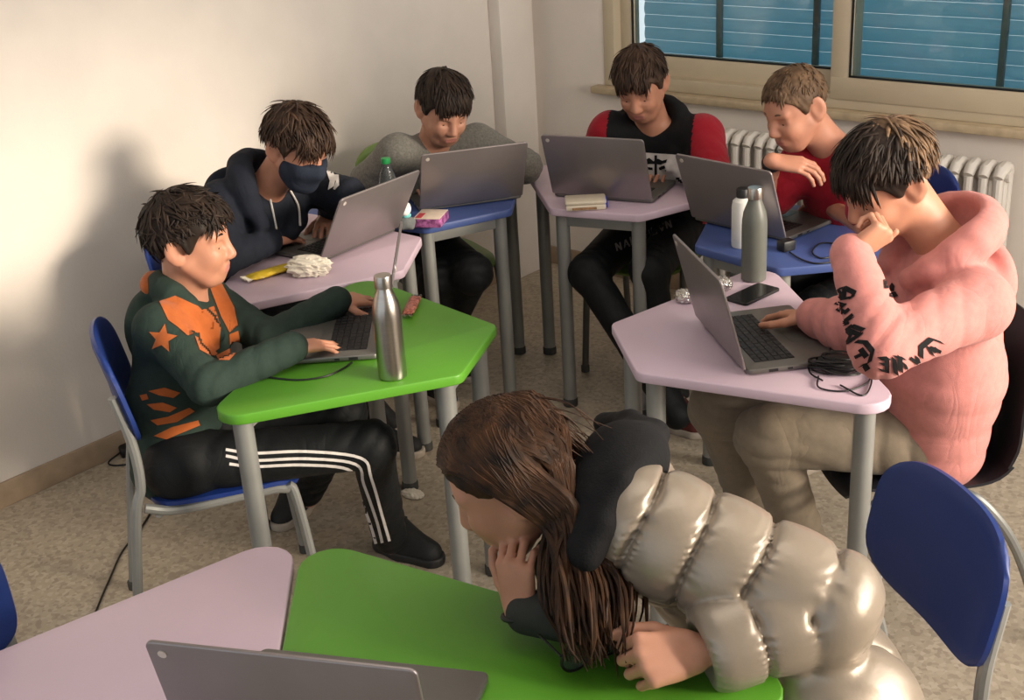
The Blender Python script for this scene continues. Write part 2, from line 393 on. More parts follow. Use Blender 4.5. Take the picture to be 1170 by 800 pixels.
p = tpt('T5', .0, -.36); CH5 = make_chair('blue chair under the boy in the red T-shirt', M_bluep, p, math.degrees(TAB['T5'][2]))
# black one-piece shell chair on the right
c6 = thing('shell_chair', 'black one-piece shell chair under the boy in the pink hoodie', 'chair', (2.50,-1.645,0), math.radians(224)-math.pi/2)
prof = spline([(.215,.40),(.19,.432),(.08,.43),(-.06,.425),(-.15,.45),(-.195,.53),(-.195,.62),(-.2,.7),(-.235,.80)], 5)
prof = [q for q in [V(a,b) for a,b in [(x[0],x[1]) for x in spline([V(.215,.405,0),V(.19,.432,0),V(.08,.428,0),V(-.06,.42,0),V(-.15,.44,0),V(-.2,.52,0),(-.205,.62,0),V(-.215,.7,0),V(-.25,.80,0)],5)]]]
def shell(u, v):
    k = v*(len(prof)-1); i = min(int(k), len(prof)-2); q = prof[i]*(1-(k-i))+prof[i+1]*(k-i)
    a = 2*u-1; wd = .2*(1-.25*max(0,(v-.8)/.2)**2.5-.12*max(0,(.12-v)/.12)**2)
    rise = .022*a*a
    return V(a*wd, q[0]+(rise if v > .55 else 0), q[1]+(rise if v <= .55 else 0))
sheet(shell, 13, 36, .012).build('seat_shell', M_blackp, c6, sharp=60)
for s in (-1, 1):
    lg = MB().tube(spline([(s*.22,.24,.013),(s*.205,.2,.3),(s*.19,.16,.39),(s*.15,.1,.412),(s*.1,.0,.412)], 6), .0125, 10).build('leg', M_steel, c6)
    MB().lathe([(.014,0),(.016,.002),(.016,.025),(.013,.028)], (s*.22,.24,0), 12).build('foot_cap', M_cap, lg)
    lg = MB().tube(spline([(s*.22,-.29,.013),(s*.205,-.2,.26),(s*.185,-.12,.38),(s*.15,-.06,.408),(s*.1,.02,.412)], 6), .0125, 10).build('leg', M_steel, c6)
    MB().lathe([(.014,0),(.016,.002),(.016,.025),(.013,.028)], (s*.22,-.29,0), 12).build('foot_cap', M_cap, lg)
pl = onz(2,735,.70); CHL = make_chair('blue chair whose backrest just shows at the left edge', M_bluep, onz(-108,760,.70)[:2]+.12*V(.97,-.2), -12)

# ------------------------------------------------------------------ laptops
M_lap = mat('grey_laptop_shell', (150,142,142), .4, metal=.7, var=.02, scale=10)
M_lapd = mat('dark_grey_laptop_deck', (118,116,112), .4, metal=.6, var=.02, scale=10)
M_key = mat('black_keys', (26,26,28), .5, var=.03)
M_scr = mat('dark_screen', (14,15,18), .12, var=0)
M_mark = mat('pale_metal_mark', (214,206,196), .3, metal=.4)
LW, LDp, LT = .357, .24, .016
def make_laptop(label, hinge_l, hinge_r, ang, z=TH, w=LW):
    """hinge_l/hinge_r: the hinge ends as the user sees them, on the desk top; ang: opening angle"""
    A = np.array(hinge_l[:2]); B = np.array(hinge_r[:2]); mid = (A+B)/2; u = nrm(B-A)
    rz = math.atan2(u[1], u[0])
    t = thing('laptop', label, 'laptop', (mid[0],mid[1],z), rz, 'open laptops on the desks')
    # local: +x to the user's right, -y towards the user, hinge at y=0
    bs = MB().prism(roundpoly([(-w/2,-LDp),(w/2,-LDp),(w/2,0),(-w/2,0)], [.012]*4), .003, LT, .003).build('base', M_lapd, t, sharp=50)
    for x in (-w/2+.03, w/2-.03):
        for y in (-.03,-LDp+.03): MB().lathe([(.006,0),(.008,.001),(.008,.0035),(.006,.004)], (x,y,0), 10).build('rubber_foot', M_key, bs)
    # keyboard: one connected plate with raised keys
    kw, kh = w*.80, .098; nc, nr = 14, 6; xs = []; ys = []
    for i in range(nc):
        a = -kw/2+kw*i/nc; d = kw/nc; xs += [(a+.0012,0),(a+.0022,1),(a+d-.0022,1),(a+d-.0012,0)]
    for j in range(nr):
        a = -.028-kh+kh*j/nr; d = kh/nr; ys += [(a+.0012,0),(a+.0022,1),(a+d-.0022,1),(a+d-.0012,0)]
    v = [(x, y, LT+.0004+.0018*(p*q)) for (y, q) in ys for (x, p) in xs]; nx = len(xs)
    f = [(j*nx+i, j*nx+i+1, (j+1)*nx+i+1, (j+1)*nx+i) for j in range(len(ys)-1) for i in range(nx-1)]
    MB().add(v, f).build('keyboard', M_key, bs, smooth=False)
    MB().prism(roundpoly([(-.055,-.225),(.055,-.225),(.055,-.152),(-.055,-.152)], [.006]*4), LT-.001, LT+.0006).build('touchpad', M_lapd, bs)
    for (x0, x1, s) in ((-.10,-.085,-1),(-.07,-.058,-1)):
        pass
    for s in (-1, 1):
        pm = MB()
        MB().box((s*(w/2-.0002), -.06, LT*.55), (.0008,.011,.0035)).build('port', M_key, bs)
        MB().box((s*(w/2-.0002), -.10, LT*.55), (.0008,.006,.0025)).build('port', M_key, bs)
    th = math.radians(ang-90); up = V(0, math.sin(th), math.cos(th)); nb = V(0, math.cos(th), -math.sin(th))   # nb points to the back of the lid
    Mx = np.array([V(1,0,0), up, np.cross(V(1,0,0), up)]).T
    poly = roundpoly([(-w/2,0),(w/2,0),(w/2,.232),(-w/2,.232)], [.006,.006,.012,.012])
    lid = MB().prism(poly, -.0065, 0, .002); off = V(0,.004,LT+.001)
    lid.v = [tuple(Mx@np.array(q)+off) for q in lid.v]; lo = lid.build('lid', M_lap, t, sharp=50)
    s = MB().prism(roundpoly([(-w/2+.008,.02),(w/2-.008,.02),(w/2-.008,.224),(-w/2+.008,.224)], [.004]*4), -.0005, .0008); s.v = [tuple(Mx@np.array(q)+off) for q in s.v]; s.build('screen', M_scr, lo)
    h = MB().tube([(-w*.36,.003,LT+.001),(w*.36,.003,LT+.001)], .006, 10); h.build('hinge', M_lapd, t)
    e = MB().lathe([(.0065,-.0078),(.0065,-.0064)], (0,0,0), 16); e.v = [tuple(Mx@(np.array(q)+V(w/2-.022,.232-.02,0))+off) for q in e.v]; e.build('emblem', M_mark, lo)
    return t
def hinge(a, b, w=LW):          # keep the middle and direction of two seen points, force the true width
    A, B = onz(*a, TH+.006), onz(*b, TH+.006); m = (A+B)/2; u = nrm(B-A); return m-u*w/2, m+u*w/2
def hingeA(a, b, w=LW):         # keep the first point
    A, B = onz(*a, TH+.006), onz(*b, TH+.006); u = nrm(B-A); return A, A+u*w
l, r = hinge((743,231),(636,223)); make_laptop('open grey laptop of the boy in the black and red hoodie, white case before it', l, r, 109)
l, r = hinge((590,226),(486,240)); make_laptop('open grey laptop on the blue desk of the boy in the grey sweater', l, r, 117)
l, r = hinge((451,263),(366,299)); make_laptop('open grey laptop of the boy with the face mask, on the lilac desk', l, r, 120)
l, r = hinge((895,274),(797,251)); make_laptop('open grey laptop on the blue desk of the boy in the red T-shirt', l, r, 110)
r, l = hingeA((855,428),(797,362)); make_laptop('open grey laptop of the boy in the pink hoodie, keyboard showing', r, l, 105)
r, l = hingeA((432,409),(444,335)); make_laptop('open laptop of the boy in the tiger hoodie, lid seen edge-on behind the steel bottle', l, r, 104)
A, B = onz(300,742,TH+.012), onz(560,770,TH+.012); u = nrm(B-A); perp = nrm(V(u[1],-u[0],0)); 
if perp@(CO-A) < 0: perp = -perp
LNEAR = make_laptop('open laptop at the bottom edge, back of its lid facing the camera', (A+B)/2+u*LW/2+perp*LDp, (A+B)/2-u*LW/2+perp*LDp, 102, w=.372)
# ================================================================== implicit surfaces -> one continuous mesh
def axis(lo, hi, coarse, fines):
    """grid line positions, fine inside the given (lo,hi,step) ranges"""
    out = [lo]
    while out[-1] < hi:
        x = out[-1]; st = coarse
        for a, b, s in fines:
            if a-coarse <= x <= b: st = min(st, s)
        out.append(x+st)
    return np.array(out)
class SDF:
    def __init__(s): s.p = []
    def cap(s, a, b, ra, rb=None, k=.02, op='u'):
        a = np.asarray(a, float); b = np.asarray(b, float); rb = ra if rb is None else rb
        ba = b-a; L2 = ba@ba+1e-12; rm = max(ra, rb)
        def fn(X, Y, Z):
            t = np.clip(((X-a[0])*ba[0]+(Y-a[1])*ba[1]+(Z-a[2])*ba[2])/L2, 0, 1)
            return np.sqrt((X-a[0]-t*ba[0])**2+(Y-a[1]-t*ba[1])**2+(Z-a[2]-t*ba[2])**2)-(ra+(rb-ra)*t)
        s.p.append((np.minimum(a,b)-rm, np.maximum(a,b)+rm, fn, k, op)); return s
    def chain(s, pts, rs, k=.02, op='u'):
        rs = rs if isinstance(rs, (list,tuple,np.ndarray)) else [rs]*len(pts)
        for i in range(len(pts)-1): s.cap(pts[i], pts[i+1], rs[i], rs[i+1], k, op)
        return s
    def ell(s, c, r, M=None, k=.02, op='u'):
        c = np.asarray(c, float); r = np.asarray(r, float); M = np.eye(3) if M is None else np.asarray(M)   # columns = axes
        e = np.sqrt((M**2)@(r**2))
        def fn(X, Y, Z):
            x, y, z = X-c[0], Y-c[1], Z-c[2]
            q = [(M[0,i]*x+M[1,i]*y+M[2,i]*z) for i in range(3)]
            k0 = np.sqrt(sum((q[i]/r[i])**2 for i in range(3))); k1 = np.sqrt(sum((q[i]/r[i]**2)**2 for i in range(3)))+1e-9
            return k0*(k0-1)/k1
        s.p.append((c-e, c+e, fn, k, op)); return s
    def quilt(s, a, b, ra, rb, n, bulge, k=.02, fr=None, flat=1., ph=0.):
        """padded tube with n stitched baffles; fr=(side, depth) axes with depth squeezed by flat"""
        a = np.asarray(a,float); b = np.asarray(b,float); ba = b-a; L2 = ba@ba; rm = max(ra,rb)+bulge
        def fn(X,Y,Z):
            x,y,z = X-a[0],Y-a[1],Z-a[2]; tt = (x*ba[0]+y*ba[1]+z*ba[2])/L2; t = np.clip(tt,0,1)
            px_,py_,pz_ = x-t*ba[0],y-t*ba[1],z-t*ba[2]
            if fr is not None:
                dp = px_*fr[1][0]+py_*fr[1][1]+pz_*fr[1][2]; e = (1/flat-1)*dp
                px_,py_,pz_ = px_+e*fr[1][0],py_+e*fr[1][1],pz_+e*fr[1][2]
            w = tt+.02*np.sin(19*X+11*Y)+.02*np.sin(17*Z+23*Y)
            r = ra+(rb-ra)*t+bulge*(np.abs(np.sin(np.pi*(n*w+ph)))**.40-.66)
            sd_ = np.abs(np.mod(n*w+ph+.5, 1)-.5)/n*math.sqrt(L2); r = r-.008*np.exp(-(sd_/.005)**2)
            cr = .0042*np.sin(70*X+50*Y*np.sin(9*Z)+30*Z)*np.exp(-(np.abs(np.sin(np.pi*(n*w+ph)))/.45)**2)
            return (np.sqrt(px_**2+py_**2+pz_**2)-r+cr)*(.8 if flat == 1 else .65)
        s.p.append((np.minimum(a,b)-rm, np.maximum(a,b)+rm, fn, k, 'u')); return s
    def fn(s, lo, hi, f, k=.01, op='u'):
        s.p.append((np.asarray(lo,float), np.asarray(hi,float), f, k, op)); return s
    def waves(s, c, r, direc, freq, amp, warp=6.):
        """cloth folds around a point: a soft ripple added to the field"""
        c = np.asarray(c, float); d = nrm(direc); e = nrm(np.cross(d, V(.3,.5,.8)))
        def f(X, Y, Z):
            x, y, z = X-c[0], Y-c[1], Z-c[2]; g = np.exp(-(x*x+y*y+z*z)/(r*r))
            u = x*d[0]+y*d[1]+z*d[2]; w = x*e[0]+y*e[1]+z*e[2]
            return amp*1.7*g*(.55-np.abs(np.sin(.5*(freq*1.5*u+warp*w*8+2*np.sin(freq*.3*w))))**.6)
        s.p.append((c-1.8*r, c+1.8*r, f, 0, 'add')); return s
    def mesh(s, h=.006, fine=None, pad=.012):
        """fine: list of (centre, radius, step)"""
        adds = [q for q in s.p if q[4] == 'u']
        lo = np.min([q[0] for q in adds], 0)-pad; hi = np.max([q[1] for q in adds], 0)+pad
        fine = fine or []
        ax = [axis(lo[i], hi[i], h, [(c[i]-r, c[i]+r, st) for c, r, st in fine]) for i in range(3)]
        F = np.full([len(a) for a in ax], 1., np.float32)
        for (l, u, f, k, op) in s.p:
            m = k+h*2.2 if op != 'add' else 0
            sl = [slice(max(0, np.searchsorted(ax[i], l[i]-m)-1), np.searchsorted(ax[i], u[i]+m)+1) for i in range(3)]
            if any(q.stop-q.start < 1 for q in sl): continue
            X, Y, Z = ax[0][sl[0]][:,None,None].astype(np.float32), ax[1][sl[1]][None,:,None].astype(np.float32), ax[2][sl[2]][None,None,:].astype(np.float32)
            d = f(X, Y, Z).astype(np.float32); sub = F[tuple(sl)]
            if op == 'add': sub += d
            else:
                if op == 's': A, B = -sub, d          # smooth subtraction = -smin(-F, d)
                else: A, B = sub, d
                if k > 0:
                    hh = np.maximum(k-np.abs(A-B), 0)/k; r = np.minimum(A, B)-hh*hh*k*.25
                else: r = np.minimum(A, B)
                sub[...] = -r if op == 's' else r
        return surface_nets(F, ax)
def surface_nets(F, ax):
    S = F < 0; n = [d-1 for d in F.shape]
    cnt = np.zeros(n, np.int8)
    for dx in (0,1):
        for dy in (0,1):
            for dz in (0,1): cnt += S[dx:dx+n[0], dy:dy+n[1], dz:dz+n[2]]
    I, J, K = np.nonzero((cnt > 0) & (cnt < 8))
    acc = np.zeros((len(I), 3)); num = np.zeros(len(I))
    for a in range(3):
        for p in (0,1):
            for q in (0,1):
                o0 = [0,0,0]; o1 = [0,0,0]; b, c = [(1,2),(0,2),(0,1)][a]
                o0[b] = o1[b] = p; o0[c] = o1[c] = q; o1[a] = 1
                f0 = F[I+o0[0], J+o0[1], K+o0[2]]; f1 = F[I+o1[0], J+o1[1], K+o1[2]]
                m = (f0 < 0) != (f1 < 0); t = np.where(m, f0/(f0-f1+1e-12), 0)
                P0 = np.stack([ax[0][I+o0[0]], ax[1][J+o0[1]], ax[2][K+o0[2]]], 1); P1 = np.stack([ax[0][I+o1[0]], ax[1][J+o1[1]], ax[2][K+o1[2]]], 1)
                acc += np.where(m[:,None], P0+(P1-P0)*t[:,None], 0); num += m
    verts = acc/num[:,None]
    idx = np.full(n, -1, np.int64); idx[I, J, K] = np.arange(len(I)); faces = []
    for a in range(3):
        b, c = [(1,2),(2,0),(0,1)][a]
        sl0 = [slice(1,-1)]*3; sl0[a] = slice(0, -1); sl1 = list(sl0); sl1[a] = slice(1, None)
        A0 = S[tuple(sl0)]; A1 = S[tuple(sl1)]
        for flip, M in ((False, A0 & ~A1), (True, ~A0 & A1)):
            g = list(np.nonzero(M)); 
            for i in range(3):
                if i != a: g[i] = g[i]+1
            def at_(db, dc):
                q = [g[0].copy(), g[1].copy(), g[2].copy()]; q[b] -= db; q[c] -= dc; return idx[q[0], q[1], q[2]]
            Q = np.stack([at_(1,1), at_(0,1), at_(0,0), at_(1,0)], 1)
            faces.append(Q[:, ::-1] if flip else Q)
    return verts, np.concatenate(faces)
def smooth_mesh(v, f, it=2, lam=.5):
    for _ in range(it):
        acc = np.zeros_like(v); num = np.zeros(len(v))
        for i in range(4):
            for j in (1,3):
                np.add.at(acc, f[:,i], v[f[:,(i+j)%4]]); np.add.at(num, f[:,i], 1)
        v = v*(1-lam)+lam*acc/np.maximum(num,1)[:,None]
    return v
def np_mesh(name, v, f, m, parent, matidx=None):
    org = np.array(pmat(parent).translation)
    me = bpy.data.meshes.new(name); n = len(f)
    me.vertices.add(len(v)); me.vertices.foreach_set('co', (v-org).astype(np.float32).ravel())
    me.loops.add(4*n); me.loops.foreach_set('vertex_index', f.astype(np.int32).ravel())
    me.polygons.add(n); me.polygons.foreach_set('loop_start', np.arange(0,4*n,4,dtype=np.int32)); 
    for x in (m if isinstance(m,(list,tuple)) else [m]): me.materials.append(x)
    if matidx is not None: me.polygons.foreach_set('material_index', matidx.astype(np.int32))
    me.polygons.foreach_set('use_smooth', np.ones(n, bool)); me.update(calc_edges=True); me.validate()
    o = bpy.data.objects.new(name, me); link(o, parent); return o
def sdf_obj(name, s, m, parent, h=.006, fine=None, it=2):
    v, f = s.mesh(h, fine); v = smooth_mesh(v, f, it) if it else v
    return np_mesh(name, v, f, m, parent)

# ------------------------------------------------------------------ heads
M_skin = [mat('skin_warm', (188,136,112), .5, var=.03, scale=25, sss=.12, bump=.03, bscale=500), mat('skin_light', (190,134,108), .5, var=.03, scale=25, sss=.12, bump=.03, bscale=500), mat('skin_tan', (182,128,104), .5, var=.03, scale=25, sss=.12, bump=.03, bscale=500)]
M_lip = mat('lips', (182,118,106), .45, var=.04)
M_eyew = mat('eye_white', (176,164,154), .2, var=.01); M_iris = mat('brown_iris', (52,34,24), .15, var=.05)
def M_hair(name, rgb, rgb2): return mat(name, rgb, .6, var=.1, scale=30, rnd=.3, rgb2=rgb2, spec=.25)
MH_black = M_hair('hair_black_brown', (34,26,22), (52,40,32)); MH_dark = M_hair('hair_dark_brown', (48,35,27), (72,54,42)); MH_brown = M_hair('hair_chestnut', (74,50,34), (120,84,56))
MH_fade = M_hair('hair_short_brown', (62,46,34), (100,78,58))
class Head:
    def __init__(h, c, f, u, s=1.):
        h.c = np.asarray(c,float); h.f = nrm(f); u = np.asarray(u,float); h.u = nrm(u-h.f*(u@h.f)); h.l = np.cross(h.u, h.f); h.s = s
        h.M = np.array([h.f, h.l, h.u]).T
    def P(h, x, y, z): return h.c+h.s*(h.M@V(x,y,z))
    def loc(h, pts): return ((np.asarray(pts)-h.c)@h.M)/h.s
    def build(h, S, neck, neck_r=.05, female=False):
        s = h.s; E = lambda c, r, k=.02, op='u', M=None: S.ell(h.P(*c), V(*r)*s, h.M if M is None else h.M@M, k*s, op)
        C = lambda a, b, ra, rb=None, k=.012, op='u': S.cap(h.P(*a), h.P(*b), ra*s, None if rb is None else rb*s, k*s, op)
        E((-.012,0,.036), (.095,.075,.083)); E((.035,0,-.02), (.05,.058,.075), .04); E((.045,0,-.055), (.036,.045,.05), .03)
        C((.055,0,-.093), (.068,0,-.090), .019, .017, .025)                      # chin
        for y in (-1,1):
            C((.0,y*.054,-.045), (.05,y*.028,-.088), .019, .016, .035)            # jaw line
            E((.064,y*.034,-.028), (.02,.02,.022), .03)                          # cheek
            E((.081,y*.030,.006), (.016,.018,.011), .012, 's')                    # eye socket
            C((.072,y*.014,.026), (.068,y*.044,.026), .012, .009, .016)           # brow ridge
            C((.070,y*.021,.005), (.066,y*.042,.003), .0125, .011, .006)          # closed-down lid over the eye
            C((.073,y*.020,-.006), (.068,y*.040,-.006), .0065, .005, .008)        # lower lid
            rm = np.array([[1,0,0],[0,math.cos(.35*y),-math.sin(.35*y)],[0,math.sin(.35*y),math.cos(.35*y)]])
            er = np.array([V(.92,y*.39,0), V(-y*.39*1,.92,0)*1, V(0,0,1)]).T
            er = np.array([nrm(V(.85,-y*.45,.0)), nrm(V(.45*y,.85,0))*1, V(0,0,1)]).T
            E((-.020,y*.081,.0), (.025,.0085,.037), .006, 'u', er); E((-.013,y*.078,-.029), (.013,.007,.015), .008, 'u', er)
            E((-.011,y*.0895,.003), (.013,.007,.022), .006, 's', er)
            E((.094,y*.0115,-.032), (.010,.008,.0075), .008)                      # nostril wing
        C((.083,0,.018), (.104,0,-.024), .0085, .0125, .014)                      # nose
        E((.080,0,-.062), (.014,.025,.02), .015)
        C((.0905,-.015,-.0575), (.0905,.015,-.0575), .0052, .0052, .007); C((.0885,-.013,-.067), (.0885,.013,-.067), .006, .006, .007)
        C((.097,-.018,-.0622), (.097,.018,-.0622), .0022, .0022, .003, 's')
        a = h.P(-.03,0,-.035); S.cap(a, neck, neck_r*s*.98, neck_r*s*1.08, .03); S.cap(h.P(-.005,0,-.06), np.asarray(neck)+h.f*.02*s*0, neck_r*s*.82, neck_r*s, .03)
    def extras(h, par, hairm, brow=True):
        s = h.s
        for y in (-1,1):
            e = MB().lathe([(.0001,-.0118),(.006,-.0102),(.0102,-.006),(.0118,0),(.0102,.006),(.0065,.0099)], (0,0,0), 16)
            Mx = h.M@np.array([V(0,1,0), V(0,0,1), V(1,0,0)]).T
            e.v = [tuple(h.P(.0688,y*.031,-.0015)+s*(Mx@np.array(q))) for q in e.v]; eo = e.build('eye', M_eyew, par, world=True)
            e = MB().lathe([(.0066,.0095),(.005,.0112),(.002,.0119),(.0001,.012)], (0,0,0), 16)
            Mx2 = h.M@np.array([V(0,1,0), nrm(V(.35,0,.94)), nrm(V(.94,0,-.35))]).T
            e.v = [tuple(h.P(.0690,y*.031,-.003)+s*(Mx2@np.array(q))) for q in e.v]; e.build('iris', M_iris, eo, world=True)
            if brow:
                pts = [h.P(.0845,y*.012,.0275), h.P(.083,y*.028,.0335), h.P(.0725,y*.048,.0285)]
                MB().tube(spline(pts, 5), [.0042*s]*5+[.0036*s]*5+[.0014*s], 6).build('eyebrow', hairm, par, world=True)
    def lip_idx(h, v, f):
        q = h.loc(v[f].mean(1)); m = (q[:,0] > .074)&(np.abs(q[:,1]) < .021-.25*np.abs(q[:,2]+.062))&(np.abs(q[:,2]+.0625) < .0095)
        return m.astype(int)
    # ---------- hair
    def hair(h, par, m, inflate=.011, sidecut=.02, backcut=-.2, front=(.074,.066), back=(-.088,-.055), locks=220, length=.06, fringe=.05, lift=.012, seed=1, curl=0., burn=True, vol=(1,1,1), fringe_n=60, wid=.0052, sweep=0., name='hair', crown=(-.045,0,.11), back_m=None):
        rs = np.random.RandomState(seed); s = h.s; S = SDF()
        M, c, hl = h.M, h.c, h
        cc = V(-.012,0,.036); rad = V(.095*vol[0]+inflate, .075*vol[1]+inflate, .083*vol[2]+inflate)
        d = V(back[0]-front[0], 0, back[1]-front[1]); nn = nrm(V(d[2],0,-d[0])); nn = nn if nn[2] > 0 else -nn; p0 = V(front[0],0,front[1])
        K = rs.uniform(40,110,(5,3)); ph = rs.uniform(0,6,5)
        def f(X,Y,Z):
            x,y,z = (X-c[0])/s,(Y-c[1])/s,(Z-c[2])/s
            a = M[0,0]*x+M[1,0]*y+M[2,0]*z; b = M[0,1]*x+M[1,1]*y+M[2,1]*z; g = M[0,2]*x+M[1,2]*y+M[2,2]*z
            k0 = np.sqrt(((a-cc[0])/rad[0])**2+((b-cc[1])/rad[1])**2+((g-cc[2])/rad[2])**2)
            k1 = np.sqrt(((a-cc[0])/rad[0]**2)**2+((b-cc[1])/rad[1]**2)**2+((g-cc[2])/rad[2]**2)**2)+1e-6
            e = k0*(k0-1)/k1
            nz = sum(np.sin(K[i,0]*a+K[i,1]*b+K[i,2]*g+ph[i]) for i in range(5))*.0011
            th = np.arctan2(b, a+.04); nz = nz+.0014*np.sin(th*34+14*g*8+3*np.sin(9*a*10))
            pl = -((a-p0[0])*nn[0]+(g-p0[2])*nn[2])
            if burn: pl = pl-.028*np.exp(-((a-.018)/.016)**2)      # sideburn in front of the ear
            pl = pl+.028*np.exp(-((a+.022)/.026)**2)*(np.abs(b) > .05)
            return np.maximum(e+nz, pl*.9)*s
        ctr = h.P(*cc); R_ = max(rad)*s*1.15
        S.fn(ctr-R_, ctr+R_, f, .002)
        v, fc = S.mesh(.0042*max(1,s), pad=.01); v = smooth_mesh(v, fc, 1)
        mb = MB()
        def surf(q, up=0.):        # push a local point to the scalp ellipsoid, lifted
            w = (q-cc)/(rad-.004); return cc+w/np.linalg.norm(w)*(1+up/.09)*(rad-.004)
        cr = V(*crown)
        def lock(q, dirn, L, w, up0, up1, drop=0., bend=None):
            pts = []; n = 6; p = q.copy(); dd = nrm(dirn)
            for i in range(n):
                t = i/(n-1); pp = surf(p, up0+(up1-up0)*t); pts.append(h.P(*(pp+V(0,0,-drop*t*t))))
                nm = nrm((p-cc)/rad**2); dd = nrm(dd-nm*(dd@nm)+(bend if bend is not None else 0)*.25); p = surf(p+dd*L/(n-1))
            rr = [w*s*x for x in (.55,1,1,.8,.5,.12)]
            nm = h.M@nrm((q-cc)/rad**2)
            mb.tube(pts, rr, 5, flat=np.cross(nrm(pts[1]-pts[0]), nm))
        made = 0; tries = 0
        locks = int(locks*1.6); fringe_n = int(fringe_n*1.3)
        while made < locks and tries < locks*12:
            tries += 1
            u = nrm(rs.normal(size=3)); q = surf(cc+u*.1)
            if (q-p0)@nn < .004 : continue
            if (q-p0)@nn < .012 and rs.rand() < .4: continue
            if q[0] < .045 and abs(q[1]) > .05 and (q-p0)@nn < sidecut: continue
            if q[0] < -.06 and q[2] < backcut: continue
            dirn = (q-cr); dirn = dirn+V(.6*max(0,q[2]-.04)/.08,sweep,0)*.05+rs.normal(size=3)*.02
            side = (q-p0)@nn < .05
            L = length*rs.uniform(.7,1.15)*(.6 if side else 1)*(.55 if q[2] < backcut+.03 and q[0] < -.03 else 1)
            if q[0] < .05 and abs(q[1]) > .045: L = min(L, max(.012, ((q-p0)@nn)*.75))
            up = lift*rs.uniform(.2,1.0)*(.45 if side else 1)
            lock(q, dirn, L, wid*rs.uniform(.6,1.1), .0, up, bend=curl*rs.normal(size=3) if curl else None); made += 1
        for i in range(fringe_n):   # fringe falling over the forehead
            y = rs.uniform(-.055,.055); q = surf(V(.055,y,.105-.5*abs(y)*.6)+rs.normal(size=3)*.006)
            lock(q, V(.55,sweep+rs.normal()*.18+y*2.0,-.8), fringe*rs.uniform(.75,1.1), wid*rs.uniform(.7,1.1), .003, lift*rs.uniform(.3,.9), drop=.004, bend=curl*rs.normal(size=3) if curl else None)
        # one hair mesh: cap + locks
        org = np.array(pmat(par).translation)
        vs = [tuple(x) for x in v]; fs = [tuple(x) for x in fc]; b = len(vs)
        vs += mb.v; fs += [tuple(i+b for i in q) for q in mb.f]
        o = mesh_obj(name, vs, fs, [m]+([back_m] if back_m else []), par, True, True)
        if back_m:
            cen = np.array([np.mean([vs[i] for i in q], 0) for q in fs]); q = h.loc(cen)
            isl = np.array([-1]*len(fc)+[k//32 for k in range(len(fs)-len(fc))]); nzz = np.random.RandomState(1).normal(size=isl.max()+2)*.008
            o.data.polygons.foreach_set('material_index', ((q[:,0]+nzz[isl] < -.042)).astype(np.int32))
        return o

# ------------------------------------------------------------------ hands
def hand(S, w, d, n, side, s=1., curl=(.3,.3,.3,.3), thumb=(.5,.6), spread=.10, tcurl=.4):
    """w wrist, d towards the knuckles, n out of the back of the hand, side 'L' or 'R' """
    w = np.asarray(w,float); d = nrm(d); n = np.asarray(n,float); n = nrm(n-d*(n@d)); t = np.cross(n,d) if side == 'R' else np.cross(d,n)
    tips = []
    kn = [(.088,.030),(.092,.0095),(.087,-.011),(.078,-.030)]; ln = [(.042,.025,.021),(.046,.028,.022),(.043,.026,.021),(.034,.021,.019)]; r0 = [.0088,.0092,.0086,.0076]
    for i in range(4):
        k = w+s*(d*kn[i][0]+t*kn[i][1]-n*.002*abs(i-1.2))
        S.cap(w+s*(d*.012+t*kn[i][1]*.55), k, .0125*s, .0105*s, .012*s)
        a = curl[i]; fist = a > 1.0; dirs = nrm(d+t*(.02 if fist else spread)*(1.2-i)*.8); p = k; ang = a*(1.08 if fist else .75)
        for j in range(3):
            dd = math.cos(ang)*dirs-math.sin(ang)*n; q = p+dd*ln[i][j]*s
            S.cap(p, q, r0[i]*s*(1-.07*j), r0[i]*s*(1-.07*(j+1)), .0035*s); p = q; ang += (1.45 if j == 0 else .8)*a/1.3 if fist else a*(1.0 if j == 0 else .7)
        tips.append(p)
    S.ell(w+s*(d*.045-n*.004), V(.04,.03,.012)*s, np.array([d,t,n]).T, .015*s)
    b = w+s*(d*.02+t*.02-n*.004); m = b+s*nrm(d*.75+t*(thumb[0]+.35)-n*thumb[1])*.045; e = m+s*nrm(d*.9+t*thumb[0]-n*thumb[1]*.6)*.034; g = e+s*nrm(d*1.+t*(thumb[0]-tcurl)-n*thumb[1]*.3)*.027
    S.cap(b, m, .014*s, .0115*s, .012*s); S.cap(m, e, .0112*s, .0098*s, .004*s); S.cap(e, g, .0098*s, .0082*s, .003*s)
    return tips
